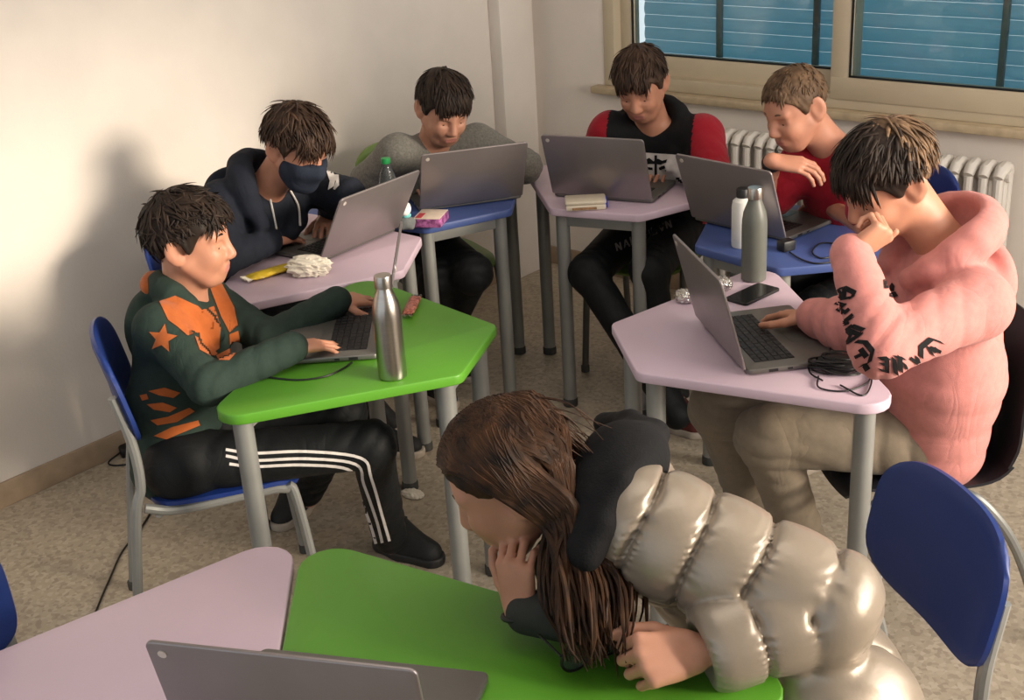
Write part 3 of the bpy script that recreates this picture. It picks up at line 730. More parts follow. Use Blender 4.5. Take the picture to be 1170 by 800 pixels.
def shoe(par, heel, toe, m, msole, label=None, z=None, w=.043, up=V(0,0,1)):
    heel = np.asarray(heel,float); toe = np.asarray(toe,float); d = nrm(toe-heel); L = np.linalg.norm(toe-heel); up = nrm(up-d*(up@d)); t = np.cross(up,d)
    P = lambda x,y,z_: heel+d*x*L+t*y+up*z_
    S = SDF()
    S.cap(P(.14,0,.045), P(.45,0,.045), .036, .041, .03); S.cap(P(.45,0,.04), P(.84,0,.032), .041, .034, .03); S.cap(P(.12,0,.075), P(.3,0,.085), .036, .038, .03)
    S.cap(P(.3,0,.085), P(.75,0,.045), .03, .022, .02)
    v, f = S.mesh(.006); v = smooth_mesh(v, f, 2)
    zz = (v-heel)@up; lo = zz < .012; v = v-np.outer(np.where(lo, zz-.012, 0), up)
    o = np_mesh('shoe', v, f, m, par)
    S = SDF(); S.cap(P(.13,0,.013), P(.45,0,.013), .040, .044, .02); S.cap(P(.45,0,.013), P(.86,0,.013), .045, .038, .02)
    v, f = S.mesh(.006); v = smooth_mesh(v, f, 1); zz = (v-heel)@up; v = v+np.outer(np.clip(zz,.0,.026)-zz, up)
    np_mesh('sole', v, f, msole, o)
    mb = MB()
    for k in range(4):
        x = .42+.075*k; zt = .125-.028*k-.004; mb.tube(spline([P(x,-.026,zt-.016),P(x+.02,0,zt),P(x,.026,zt-.016)],4), .0028, 5)
        mb.tube(spline([P(x+.05,-.026,zt-.022),P(x+.03,0,zt-.004),P(x,.026,zt-.016)],4), .0028, 5)
    mb.build('lace', msole, o, world=True)
    return o
# ------------------------------------------------------------------ dressed bodies
def lerp(a, b, t): return np.asarray(a)*(1-t)+np.asarray(b)*t
class Fig:
    """joints j: pel, neck, sh[2], el[2], wr[2], hip[2], kn[2], an[2] ; index 0 = right, 1 = left"""
    def __init__(g, label, head, j, skin, hands, sc=1., cat='person', name='person', sex='m'):
        g.j = j; g.h = head; g.sc = sc; base = V(j['pel'][0], j['pel'][1], 0)
        g.root = thing(name, label, cat, base)
        S = SDF(); head.build(S, j['neck'], .047 if sex == 'm' else .044); g.chest = lerp(j['pel'], j['neck'], .68)
        S.chain([j['pel'], lerp(j['pel'],j['neck'],.5), j['neck']], [.075*sc,.075*sc,.04*sc], .04)
        for k in (0,1):
            S.chain([j['neck'], j['sh'][k], j['el'][k], j['wr'][k]], [.035*sc,.038*sc,.030*sc,.0215*sc], .02)
            S.chain([j['pel'], j['hip'][k], j['kn'][k], j['an'][k]], [.06*sc,.055*sc,.040*sc,.028*sc], .03)
            S.cap(j['an'][k], np.asarray(j['an'][k])+V(0,0,-.03), .028*sc, .03*sc, .02)
        fine = [(head.c, .15*head.s, .0033)]
        for k, hd in enumerate(hands):
            if hd is None: continue
            hd = dict(hd); d = hd.pop('d'); n = hd.pop('n'); S.cap(lerp(j['el'][k], j['wr'][k], .75), j['wr'][k], .0235*sc, .021*sc, .015)
            hand(S, j['wr'][k], d, n, 'RL'[k], **hd); fine.append((np.asarray(j['wr'][k])+nrm(d)*.085*sc, .11*sc, .0033))
        v, f = S.mesh(.011, fine); v = smooth_mesh(v, f, 1, .4)
        g.body = np_mesh('body', v, f, [skin, M_lip], g.root, head.lip_idx(v, f))
    def torso(g, S, w=1., sleeves=True, r=(.062,.050,.043,.037), belly=.105, cuff=True, k=.045, short=False, drop=.02):
        j, s = g.j, g.sc; P, Nk = np.asarray(j['pel'],float), np.asarray(j['neck'],float)
        ax_ = nrm(Nk-P); lo = P-ax_*drop
        sd = np.asarray(j['sh'][1])-np.asarray(j['sh'][0]); sd = nrm(sd-ax_*(sd@ax_)); fw = np.cross(sd, ax_)
        hd_ = np.asarray(j['hip'][1])-np.asarray(j['hip'][0]); hd_ = nrm(hd_-ax_*(hd_@ax_))
        wd = np.linalg.norm(np.asarray(j['sh'][1])-np.asarray(j['sh'][0]))
        for q in (-1,-.35,.35,1):
            S.chain([lo+hd_*q*.075*s*w, lerp(P,Nk,.35)+nrm(hd_+sd)*q*.075*s*w, lerp(P,Nk,.74)+sd*q*(wd*.5-.085*s)], [belly*s*.92, belly*s, .092*s], k)
        S.ell(lerp(P,Nk,.7)+fw*.005, V(wd*.46,.105*s,.13*s)*1., np.array([sd,fw,ax_]).T, k)
        for q in (0,1):
            sh, el, wr = [np.asarray(j[x][q],float) for x in ('sh','el','wr')]
            S.cap(Nk-ax_*.03*s, sh, .052*s, r[0]*s, k); 
            if short:
                S.cap(sh, lerp(sh,el,.72), r[0]*s, r[1]*1.12*s, .025)
            else:
                S.cap(sh, el, r[0]*s, r[1]*s, .025); S.cap(el, wr, r[1]*s, r[2]*s, .02)
                if cuff: d = nrm(wr-el); S.cap(wr-d*.055*s, wr-d*.004*s, r[3]*s, r[3]*.92*s, .006)
        g.fw, g.up, g.sd = fw, ax_, sd
        return S
    def folds(g, S, amp=.004, n=1.):
        j = g.j
        for q in (0,1):
            sh, el, wr = [np.asarray(j[x][q],float) for x in ('sh','el','wr')]
            S.waves(el, .085, nrm(el-sh)+nrm(wr-el), 95, amp, 5); S.waves(lerp(el,wr,.6), .08, wr-el, 80, amp*.8, 4); S.waves(lerp(sh,el,.45), .09, el-sh, 60, amp*.8, 6)
            S.waves(lerp(g.chest,sh,.7), .09, sh-g.chest, 55, amp, 6)
        P = np.asarray(j['pel'],float); S.waves(lerp(P,j['neck'],.15), .17, g.up, 62, amp*1.2, 3); S.waves(lerp(P,j['neck'],.45), .15, g.up+g.sd*.4, 48, amp, 3)
    def hood_down(g, S, r=.034, back=.085, size=.10, front=.055, low=.01):
        Nk = np.asarray(g.j['neck'],float); P = []
        for i in range(13):
            a = math.pi*(i/12-.5)*1.62
            P.append(Nk + g.sd*math.sin(a)*size*.86 - g.fw*(math.cos(a)*back-.02) + g.up*(low+.035*math.cos(a)) + (g.fw*front*.35-g.up*.05)*max(0,abs(a)-1.5))
        S.chain(P, [r*.6+r*.5*math.cos(math.pi*(i/12-.5)) for i in range(13)], .02)
        S.ell(Nk-g.fw*(back+.02)-g.up*.06, V(size*.95,.042,.085), np.array([g.sd,g.fw,g.up]).T, .035)
        S.ell(Nk+g.up*.075-g.fw*.0, V(size*.62,.062,.075), np.array([g.sd,g.fw,g.up]).T, .02, 's')
    def trousers(g, m, r=(.088,.066,.058,.05), name='trousers', folds=.004, hem=.045, pelvis=.11, h=.0065, fine=None):
        j, s = g.j, g.sc; S = SDF(); P = np.asarray(j['pel'],float)
        S.cap(j['hip'][0], j['hip'][1], pelvis*s*.92, pelvis*s*.92, .04); S.cap(P+g.up*.0, P+g.up*.08*s, pelvis*s, pelvis*.95*s, .04)
        for k in (0,1):
            hp, kn, an = [np.asarray(j[x][k],float) for x in ('hip','kn','an')]; d = nrm(an-kn)
            S.cap(hp, kn, r[0]*s, r[1]*s, .03); S.cap(kn, an+d*hem*.2, r[2]*1.05*s, r[3]*s, .03)
            if folds:
                S.waves(kn, .11, nrm(kn-hp)+nrm(an-kn), 75, folds*1.2, 5); S.waves(lerp(kn,an,.75), .12, an-kn, 60, folds, 3); S.waves(lerp(hp,kn,.25), .12, kn-hp, 60, folds, 4)
        return sdf_obj(name, S, m, g.root, h, fine)
_bv = {}
def bvh_of(o):
    if o.name not in _bv:
        M = pmat(o.parent) if o.parent else Matrix()
        _bv[o.name] = BVHTree.FromPolygons([M@v.co for v in o.data.vertices], [tuple(p.vertices) for p in o.data.polygons])
    return _bv[o.name]
def decal(o, polys, name, m, lift=.0018, step=2.2, parent=None):
    """flat print laid on the cloth of o: each polygon (seen px) is filled with a grid and dropped on the surface"""
    bv = bvh_of(o); vs = []; fs = []
    for poly in polys:
        P = np.array(poly, float); x0, y0 = P.min(0); x1, y1 = P.max(0)
        bm = bmesh.new(); pv = [bm.verts.new((p[0], p[1], 0)) for p in P]; bm.faces.new(pv)
        bmesh.ops.triangulate(bm, faces=bm.faces)
        for a0, a1, ax_ in ((x0,x1,0),(y0,y1,1)):
            k = a0+step
            while k < a1:
                nv = Vector((1,0,0)) if ax_ == 0 else Vector((0,1,0))
                bmesh.ops.bisect_plane(bm, geom=list(bm.verts)+list(bm.edges)+list(bm.faces), plane_co=nv*k, plane_no=nv); k += step
        bm.verts.index_update(); hit = {}; base = len(vs)
        for q in bm.verts:
            d = Vector(nrm(CF+CR*(q.co.x-585)/FPX-CU*(q.co.y-400)/FPX)); loc, nn, _, _ = bv.ray_cast(Vector(CO), d)
            if loc is not None:
                hit[q.index] = len(vs); nn = nn if nn.dot(d) < 0 else -nn; vs.append(np.array(loc+nn*lift))
        for q in bm.faces:
            if all(w.index in hit for w in q.verts):
                ii = [hit[w.index] for w in q.verts]; pp = [vs[i] for i in ii]
                if max(np.linalg.norm(pp[i]-pp[i-1]) for i in range(len(pp))) < .03: fs.append(tuple(ii[::-1]))
        bm.free()
    return mesh_obj(name, vs, fs, m, parent or o, True, True)
def nib(strokes, w=3.2, ang=40, org=(0,0), sc=1., rot=0.):
    """broad-nib pen strokes (polylines) -> quads"""
    out = []; a = math.radians(ang); n = V(math.cos(a), -math.sin(a))*w/2; c, s = math.cos(math.radians(rot)), math.sin(math.radians(rot))
    T = lambda p: (org[0]+sc*(p[0]*c-p[1]*s), org[1]+sc*(p[0]*s+p[1]*c))
    for st in strokes:
        for p, q in zip(st[:-1], st[1:]):
            p, q = V(*p), V(*q); quad = [p-n, p+n, q+n, q-n]
            ar = sum(quad[i-1][0]*quad[i][1]-quad[i][0]*quad[i-1][1] for i in range(4))
            L_ = np.linalg.norm(q-p)+1e-9
            if abs(ar) < L_*w*.55:
                m_ = V(-(q-p)[1], (q-p)[0])/L_*w*.28; e_ = (q-p)/L_*w*.2; quad = [p-m_-e_, p+m_-e_, q+m_+e_, q-m_+e_]; ar = sum(quad[i-1][0]*quad[i][1]-quad[i][0]*quad[i-1][1] for i in range(4))
            out.append([T(x) for x in (quad if ar > 0 else quad[::-1])])
    return out
# ================================================================== people
RH_ = nrm(V(CR[0],CR[1],0)); TH_ = nrm(V(-CF[0],-CF[1],0)); UP = V(0,0,1)
def hdir(psi, pitch, tilt=0):
    a, b = math.radians(psi), math.radians(pitch); hz = RH_*math.cos(a)+TH_*math.sin(a)
    f = hz*math.cos(b)+UP*math.sin(b); u = UP-f*(UP@f); u = nrm(u); l = np.cross(u,f); t = math.radians(tilt)
    return f, u*math.cos(t)+l*math.sin(t)
DEBUG = False
def report(nm, j):
    if not DEBUG: return
    L = lambda a,b: round(float(np.linalg.norm(np.asarray(a)-np.asarray(b))),3)
    print(nm, 'torso', L(j['pel'],j['neck']), 'shw', L(j['sh'][0],j['sh'][1]), 'uarm', [L(j['sh'][k],j['el'][k]) for k in (0,1)], 'farm', [L(j['el'][k],j['wr'][k]) for k in (0,1)], 'thigh', [L(j['hip'][k],j['kn'][k]) for k in (0,1)], 'shin', [L(j['kn'][k],j['an'][k]) for k in (0,1)], 'neckhead', L(j['neck'], j['hc']), 'z', [round(float(np.asarray(j[x])[2]),2) for x in ('pel','neck','hc')], 'zsh', [round(float(x[2]),2) for x in j['sh']])
def cloth(n, rgb, **k): return mat(n, rgb, k.pop('rough',.85), var=k.pop('var',.03), scale=k.pop('scale',60), bump=k.pop('bump',.25), bscale=k.pop('bscale',700), sheen=k.pop('sheen',.10 if max(rgb) > 90 else .0), spec=k.pop('spec',.25), wr=k.pop('wr',.16), **k)
M_dgreen = cloth('dark_green_fleece', (44,58,52)); M_orange = cloth('orange_print', (178,94,44), rough=.8)
M_navy = cloth('navy_fleece', (30,34,44)); M_gray = cloth('grey_melange_knit', (112,110,104), var=.12, scale=140); M_blackc = cloth('black_cotton', (24,24,26))
M_redc = cloth('red_cotton', (152,24,40)); M_pinkc = cloth('pink_fleece', (198,130,124)); M_white = cloth('white_print', (216,210,206), bump=.05)
M_taupe = cloth('taupe_cotton_twill', (128,116,100), bscale=1200); M_track = cloth('black_tracksuit', (20,22,24), rough=.6)
M_shoe = mat('black_shoe_fabric', (30,31,32), .7, var=.08, bump=.2); M_solew = mat('pale_rubber_sole', (176,164,150), .6); M_soled = mat('dark_rubber_sole', (34,34,34), .6); M_maroon = mat('maroon_shoe_fabric', (92,38,34), .7, var=.1, bump=.2)
M_cord = cloth('white_drawstring', (206,202,196))

# ---------------------------------------------------------------- boy in the dark green tiger hoodie
f, u = hdir(2, -8, 0); hc = at(218,275,3.12)
j = dict(hc=hc, pel=at(200,520,3.22), neck=at(212,346,3.2),
  sh=[at(182,375,3.06), at(232,338,3.36)], el=[at(238,440,2.95), at(308,388,3.26)], wr=[onz(334,397,.792), onz(385,344,.795)],
  hip=[at(205,530,3.12), at(225,500,3.3)], kn=[onz(424,508,.5), onz(392,470,.52)], an=[onz(445,612,.10), onz(352,560,.10)])
report('tiger', j)
H = Head(hc, f, u, .98)
g = Fig('boy in a dark green hoodie with orange tiger print and star, seated in profile', H, j, M_skin[1],
  [dict(d=onz(388,389,.77)-j['wr'][0], n=UP, s=.84, curl=(.32,.28,.3,.36), thumb=(.45,.5)), dict(d=onz(440,337,.77)-j['wr'][1], n=UP+TH_*.3, s=.84, curl=(.3,.3,.35,.4), thumb=(.6,.4))], .92)
S = SDF(); g.torso(S, .98); g.hood_down(S, .03, .08, .10); g.folds(S)
hood = sdf_obj('hoodie', S, M_dgreen, g.root, .0055); G1 = g; HOOD1 = hood
H.hair(g.root, MH_black, seed=3, locks=330, length=.065, fringe=.055, lift=.02, vol=(1.07,1.10,1.10), curl=.6, fringe_n=70, back=(-.088,-.062))
H.extras(g.root, g.body, MH_black) if False else H.extras(g.root, MH_black)
t = g.trousers(M_track, (.083,.064,.058,.052)); TR1 = t
shoe(g.root, at(432,640,0.0) if False else onz(432,622,0), onz(505,646,0), M_shoe, M_soled)
shoe(g.root, onz(352,575,0), onz(318,606,0), M_shoe, M_solew)
# orange print: chest claws, back-of-hood lining, star, side stripes
chest = [[(182,345),(200,338),(226,350),(238,362),(228,380),(216,372),(214,384),(203,374),(192,366)],
 [(226,356),(244,350),(238,384),(252,372),(250,398),(244,402),(228,386)],
 [(240,330),(252,322),(268,352),(272,372),(262,366),(262,380),(252,362),(246,346)],
 [(222,384),(236,392),(248,404),(242,408),(228,400)],[(262,382),(272,378),(276,398),(268,402),(262,394)],[(246,406),(262,398),(270,404),(262,412),(250,412)]]
for q in chest: decal(hood, [q], 'tiger_print', M_orange, step=2.0)
cx, cy = 186, 387
star = [(cx+(17 if k%2==0 else 7.5)*math.sin(math.pi*k/5+.15), cy-(17 if k%2==0 else 7.5)*math.cos(math.pi*k/5+.15)) for k in range(10)]
decal(hood, [star], 'star_print', M_orange)
for q in [[(170,447),(188,443),(206,449),(198,455),(182,452)],[(168,462),(186,460),(202,466),(194,471),(176,468)],[(172,480),(192,476),(216,466),(222,470),(202,482),(180,486)],[(176,498),(196,488),(226,480),(228,486),(206,495),(190,502)],[(178,512),(194,506),(196,511),(182,516)],[(160,452),(168,450),(170,456),(163,458)]]: decal(hood, [q], 'stripe_print', M_orange)
S = SDF(); Nk = np.asarray(j['neck']); P_ = [Nk-g.fw*.075+g.sd*a*.06*(-1)+g.up*(.045-.015*abs(a)) - g.fw*(.012*(1-abs(a))) for a in (-.9,-.5,0,.5,.9)]
S.chain(P_, [.018,.024,.026,.024,.018], .02); sdf_obj('hood_lining', S, M_orange, g.root, .0055)
def stripes(o, lines, w, m, nm):
    polys = []
    for ln in lines:
        P = spline([V(*p) for p in ln], 6)
        L = []; R = []
        for i in range(len(P)):
            d = nrm(P[min(i+1,len(P)-1)]-P[max(i-1,0)]); nn = V(-d[1], d[0]); L.append(P[i]+nn*w/2); R.append(P[i]-nn*w/2)
        polys += [[tuple(L[i]),tuple(L[i+1]),tuple(R[i+1]),tuple(R[i])] for i in range(len(P)-1)]
    return decal(o, polys, nm, m, step=3)
for ln in [[(258,514),(290,518),(350,516),(412,523),(424,545),(437,590),(445,618)],[(258,521),(290,526),(350,524),(406,530),(416,553),(430,593),(437,620)],[(262,530),(290,533),(345,531),(398,536),(408,558),(423,597),(430,621)]]: stripes(t, [ln], 3.2, M_white, 'side_stripe')

# ---------------------------------------------------------------- boy in the pink hoodie
f, u = hdir(163, -33, 5); hc = at(1012,206,2.80)
j = dict(hc=hc, pel=V(2.54,-1.66,.55), neck=at(1082,288,2.85),
  sh=[at(1040,315,3.02), at(1115,348,2.71)], el=[at(968,372,2.92), at(1006,398,2.60)], wr=[onz(930,362,.80), at(972,290,2.66)],
  hip=[V(2.475,-1.61,.53), V(2.60,-1.725,.53)], kn=[onz(822,466,.55), onz(876,498,.55)], an=[onz(862,590,.09), onz(926,646,.09)])
report('pink', j)
H = Head(hc, f, u, 1.02)
wr = j['wr'][1]
g = Fig('boy in a pink hoodie with black sleeve lettering, resting his chin on his fist', H, j, M_skin[1],
  [dict(d=onz(888,356,.77)-j['wr'][0], n=UP+RH_*.2, s=.98, curl=(.35,.35,.4,.45), thumb=(.7,.4), spread=.2),
   dict(d=at(1016,262,2.64)-wr, n=nrm(-CR*.3-CU*.8-CF*.3), s=.95, curl=(1.35,1.35,1.35,1.35), thumb=(.3,.3))], 1.0)
S = SDF(); g.torso(S, 1.05, r=(.074,.060,.044,.039), belly=.118, drop=.035); g.hood_down(S, .042, .085, .12, low=.045); g.folds(S, .0065)
hood = sdf_obj('hoodie', S, M_pinkc, g.root, .0058); G6 = g; HOOD6 = hood
H.hair(g.root, MH_black, seed=5, locks=380, length=.075, fringe=.07, lift=.02, vol=(1.05,1.06,1.08), fringe_n=110, sweep=.25, sidecut=.05, backcut=.01, back_m=M_hair('hair_faded_sunlit', (84,64,48), (126,100,76)), back=(-.088,-.05), front=(.076,.060))  # back hair: short brown fade, with sunlit tone put into its colour
H.extras(g.root, MH_black)
t = g.trousers(M_taupe, (.086,.072,.064,.055), folds=.007, pelvis=.085); TR6 = t
shoe(g.root, onz(872,596,0), onz(832,592,0), M_shoe, M_soled); shoe(g.root, onz(935,668,0), onz(868,662,0), M_shoe, M_soled)
# ---------------------------------------------------------------- boy with the face mask
f, u = hdir(38, -30, 0); hc = at(340,168,3.72)
j = dict(hc=hc, pel=tpt('T2',.0,-.45,.53), neck=at(302,220,3.86),
  sh=[at(254,232,3.80), at(350,212,3.98)], el=[onz(252,298,.80), at(398,222,3.88)], wr=[onz(308,276,.792), onz(377,244,.795)],
  hip=[tpt('T2',.08,-.44,.52), tpt('T2',-.08,-.44,.52)], kn=[tpt('T2',.12,-.02,.53), tpt('T2',-.10,.0,.53)], an=[onz(428,486,.09), tpt('T2',-.12,.02,.09)])
report('mask', j)
H = Head(hc, f, u, .98)
g = Fig('boy in a navy hoodie with white drawstrings and a dark face mask', H, j, M_skin[2],
  [dict(d=onz(348,266,.772)-j['wr'][0], n=UP, s=.92, curl=(.3,.3,.3,.35), thumb=(.6,.4)), dict(d=onz(368,268,.772)-j['wr'][1], n=UP+TH_*.4, s=.92, curl=(.4,.4,.4,.5), thumb=(.5,.4))], .95)
S = SDF(); g.torso(S, 1.05, r=(.070,.052,.042,.038)); g.hood_down(S, .042, .10, .125, low=.02); g.folds(S)
hood = sdf_obj('hoodie', S, M_navy, g.root, .006); G2 = g
H.hair(g.root, MH_brown if False else MH_dark, seed=11, locks=340, length=.075, fringe=.075, lift=.024, vol=(1.05,1.08,1.08), curl=.3, fringe_n=100, sweep=-.2)
H.extras(g.root, MH_dark)
g.trousers(M_track)
shoe(g.root, onz(420,488,0), onz(455,494,0), M_shoe, M_solew); p = j['an'][1]; shoe(g.root, V(p[0]-.06,p[1]-.03,0), V(p[0]+.18,p[1]+.08,0), M_shoe, M_solew)
M_mask = cloth('dark_blue_mask', (38,44,58), bump=.1)
def face_mask(H, par):
    S = SDF(); s = H.s
    e = .0065; q = lambda c_, r_, k=.02: S.ell(H.P(*c_), V(*r_)*s+e, H.M, k)
    q((.035,0,-.02),(.05,.058,.075)); q((.045,0,-.055),(.036,.045,.05)); S.cap(H.P(.055,0,-.093), H.P(.068,0,-.09), .019*s+e, .017*s+e, .025)
    S.cap(H.P(.083,0,.018), H.P(.103,0,-.024), .008*s+e, .012*s+e, .03); S.cap(H.P(.092,0,-.03), H.P(.078,0,-.08), .014*s+e, .02*s+e, .03)
    for y in (-1,1): q((.064,y*.034,-.028),(.02,.02,.022),.03); S.cap(H.P(0,y*.054,-.045), H.P(.05,y*.028,-.088), .019*s+e, .016*s+e, .035)
    n1 = H.M@nrm(V(-.18,0,1)); p1 = H.P(.1,0,.004); n2 = H.M@nrm(V(-1,0,.0)); p2 = H.P(.012,0,-.05)
    R_ = .14; 
    S.fn(H.c-R_, H.c+R_, lambda X,Y,Z: -((X-p1[0])*n1[0]+(Y-p1[1])*n1[1]+(Z-p1[2])*n1[2]), .008, 's')
    S.fn(H.c-R_, H.c+R_, lambda X,Y,Z: -((X-p2[0])*n2[0]+(Y-p2[1])*n2[1]+(Z-p2[2])*n2[2]), .008, 's')
    o = sdf_obj('face_mask', S, M_mask, par, .004)
    for y in (-1,1):
        MB().tube(spline([H.P(.028,y*.062,-.025),H.P(.0,y*.078,.012),H.P(-.03,y*.083,.02),H.P(-.04,y*.08,-.01),H.P(.0,y*.07,-.05),H.P(.03,y*.055,-.075)],5), .0022, 6).build('ear_loop', M_mask, o, world=True)
face_mask(H, g.root)
bvh_of(hood)
def cord_on(o, pts, r, m, name, lift=.004):
    bv = bvh_of(o); P = []
    for q in spline([V(*p) for p in pts], 6):
        d = Vector(nrm(CF+CR*(q[0]-585)/FPX-CU*(q[1]-400)/FPX)); loc, nn, _, _ = bv.ray_cast(Vector(CO), d)
        if loc is not None: P.append(np.array(loc-d*lift))
    if len(P) > 2: return MB().tube(P, r, 7).build(name, m, o, world=True)
cord_on(hood, [(307,220),(311,238),(316,262)], .0035, M_cord, 'drawstring'); cord_on(hood, [(332,218),(341,236),(343,258)], .0035, M_cord, 'drawstring')
decal(hood, [[(373,196),(378,194),(384,203),(382,213),(375,217),(377,207)],[(382,200),(387,200),(388,212),(383,217),(381,216),(384,208)]], 'sleeve_stripe', M_white)

# ---------------------------------------------------------------- boy in the grey sweater
f, u = hdir(66, -30, 3); hc = at(507,124,4.2)
j = dict(hc=hc, pel=tpt('T3',0,-.42,.53), neck=at(494,170,4.32),
  sh=[at(455,178,4.26), at(545,166,4.42)], el=[onz(420,207,.80), onz(600,190,.80)], wr=[tpt('T3',.05,-.16,.80), tpt('T3',-.2,-.14,.80)],
  hip=[tpt('T3',.08,-.40,.52), tpt('T3',-.08,-.40,.52)], kn=[onz(500,318,.50), onz(540,312,.53)], an=[onz(486,420,.1), onz(506,392,.1)])
report('grey', j)
H = Head(hc, f, u, .98)
g = Fig('boy in a grey sweater with short black hair, sitting near the room corner', H, j, M_skin[0],
  [dict(d=tpt('T3',-.02,0,.77)-j['wr'][0], n=UP, s=.9, curl=(.4,.4,.4,.4)), dict(d=tpt('T3',-.14,0,.77)-j['wr'][1], n=UP, s=.9, curl=(.4,.4,.4,.4))], .98)
S = SDF(); g.torso(S, 1.05, r=(.074,.058,.048,.041)); Nk = np.asarray(j['neck']); S.ell(Nk+g.up*.005, V(.075,.07,.03), np.array([g.sd,g.fw,g.up]).T, .02); g.folds(S, .005)
sdf_obj('sweater', S, M_gray, g.root, .006)
H.hair(g.root, MH_black, seed=21, locks=360, length=.07, fringe=.06, lift=.015, vol=(1.05,1.07,1.05), fringe_n=120)
H.extras(g.root, MH_black); g.trousers(M_track)
for k in (0,1): p = j['an'][k]; shoe(g.root, V(p[0]-.05,p[1]+.02,0), V(p[0]+.19,p[1]-.06,0), M_shoe, M_solew)

# ---------------------------------------------------------------- boy in the black and red hoodie
f, u = hdir(112, -30, -4); hc = at(732,97,4.18)
j = dict(hc=hc, pel=tpt('T4',-.05,-.36,.53), neck=at(748,146,4.3),
  sh=[at(698,152,4.32), at(802,156,4.24)], el=[onz(672,190,.80), onz(818,206,.80)], wr=[tpt('T4',.13,-.20,.80), tpt('T4',-.12,-.20,.80)],
  hip=[tpt('T4',.05,-.34,.52), tpt('T4',-.12,-.34,.52)], kn=[onz(672,312,.50), onz(742,308,.52)], an=[onz(772,472,.10), onz(762,436,.10)])
report('blackred', j)
H = Head(hc, f, u, .97)
g = Fig('boy in a black hoodie with red sleeves and a white chest print', H, j, M_skin[1],
  [dict(d=tpt('T4',.07,0,.77)-j['wr'][0], n=UP, s=.9, curl=(.4,.4,.4,.4)), dict(d=tpt('T4',-.06,0,.77)-j['wr'][1], n=UP, s=.9, curl=(.4,.4,.4,.4))], .97)
S = SDF(); g.torso(S, 1.05, r=(.074,.058,.048,.041)); g.hood_down(S, .034, .085, .115); g.folds(S, .005)
v, fc = S.mesh(.006); v = smooth_mesh(v, fc, 2)
cn = v[fc].mean(1); ax_ = lerp(j['pel'], j['neck'], .6); lat = np.abs((cn-ax_)@g.sd); wd = np.linalg.norm(j['sh'][1]-j['sh'][0])
idx = (lat > wd*.5-.012).astype(int); hh = (cn-np.asarray(j['pel']))@g.up
idx[(hh < .02) & (idx == 0)] = 1
hood = np_mesh('hoodie', v, fc, [M_blackc, M_redc], g.root, idx)
decal(hood, [[(734,174),(790,178),(800,232),(733,228)]], 'chest_print', M_white)
M_ink = cloth('black_print', (22,22,24), rough=.8)
decal(hood, [[(748,177),(751,177),(751,202),(748,202)],[(736,183),(742,180),(747,184),(752,181),(758,184),(763,182),(762,186),(756,188),(749,187),(742,187),(737,188)],[(738,190),(746,191),(746,194),(739,193)],[(753,191),(760,189),(761,192),(754,194)]], 'chest_motif', M_ink, lift=.004)
H.hair(g.root, MH_dark, seed=31, locks=340, length=.065, fringe=.06, lift=.018, vol=(1.04,1.07,1.08), fringe_n=110)
H.extras(g.root, MH_dark); t = g.trousers(M_track); TR4 = t
shoe(g.root, onz(762,484,0), onz(800,500,0), M_maroon, M_solew); shoe(g.root, onz(752,446,0), onz(782,462,0), M_shoe, M_solew)

# ---------------------------------------------------------------- boy in the red T-shirt
f, u = hdir(152, -24, -4); hc = at(909,124,3.66)
j = dict(hc=hc, pel=tpt('T5',0,-.40,.53), neck=at(952,172,3.76),
  sh=[at(916,190,3.82), at(990,182,3.66)], el=[onz(874,236,.79), onz(992,262,.80)], wr=[at(882,184,3.60), onz(948,236,.79)],
  hip=[tpt('T5',.08,-.38,.52), tpt('T5',-.08,-.38,.52)], kn=[tpt('T5',.12,-.02,.53), tpt('T5',-.10,.0,.53)], an=[tpt('T5',.1,-.05,.1), tpt('T5',-.1,-.05,.1)])
report('red', j)
H = Head(hc, f, u, .97)
wr = j['wr'][0]
g = Fig('boy in a red T-shirt with short brown hair, watch on the wrist below his chin', H, j, M_skin[2],
  [dict(d=CR*.95-CU*.12-CF*.1, n=nrm(CU*.8-CF*.7), s=.95, curl=(.45,.45,.45,.45), thumb=(.2,.4)), dict(d=onz(915,226,.772)-j['wr'][1], n=UP, s=.92, curl=(.35,.35,.35,.35))], .98)
S = SDF(); g.torso(S, 1.03, r=(.07,.056,.046,.04), short=True); Nk = np.asarray(j['neck']); S.ell(Nk+g.up*.0, V(.07,.065,.022), np.array([g.sd,g.fw,g.up]).T, .02); g.folds(S, .005)
sdf_obj('t_shirt', S, M_redc, g.root, .006)
S = SDF()
for k in (0,1): S.cap(lerp(j['el'][k], j['wr'][k], -.05), lerp(j['el'][k], j['wr'][k], .9), .036, .025, .01)
SK = sdf_obj('forearm_skin', S, M_skin[2], g.root, .006) if False else None
H.hair(g.root, MH_fade, seed=41, locks=420, length=.03, fringe=.03, lift=.009, vol=(1.0,1.02,1.02), fringe_n=60, wid=.005, front=(.074,.072), inflate=.008)
H.extras(g.root, MH_fade); g.trousers(M_track)
for k in (0,1): p = j['an'][k]; shoe(g.root, V(p[0]+.01,p[1]+.06,0), V(p[0]-.03,p[1]-.18,0), M_shoe, M_solew)
M_watch = mat('black_watch_strap', (20,20,22), .5)
d = nrm(j['wr'][0]-j['el'][0]); c_ = np.asarray(wr)-d*.012; a = nrm(np.cross(d, V(.2,.3,.9))); b_ = np.cross(d,a)
mb = MB(); ring = [c_+.0245*(a*math.cos(x)+b_*math.sin(x)) for x in np.linspace(0,2*math.pi,25)]
mb.tube(ring, .0105, 8, flat=d); W = mb.build('wristwatch', M_watch, g.root, world=True)
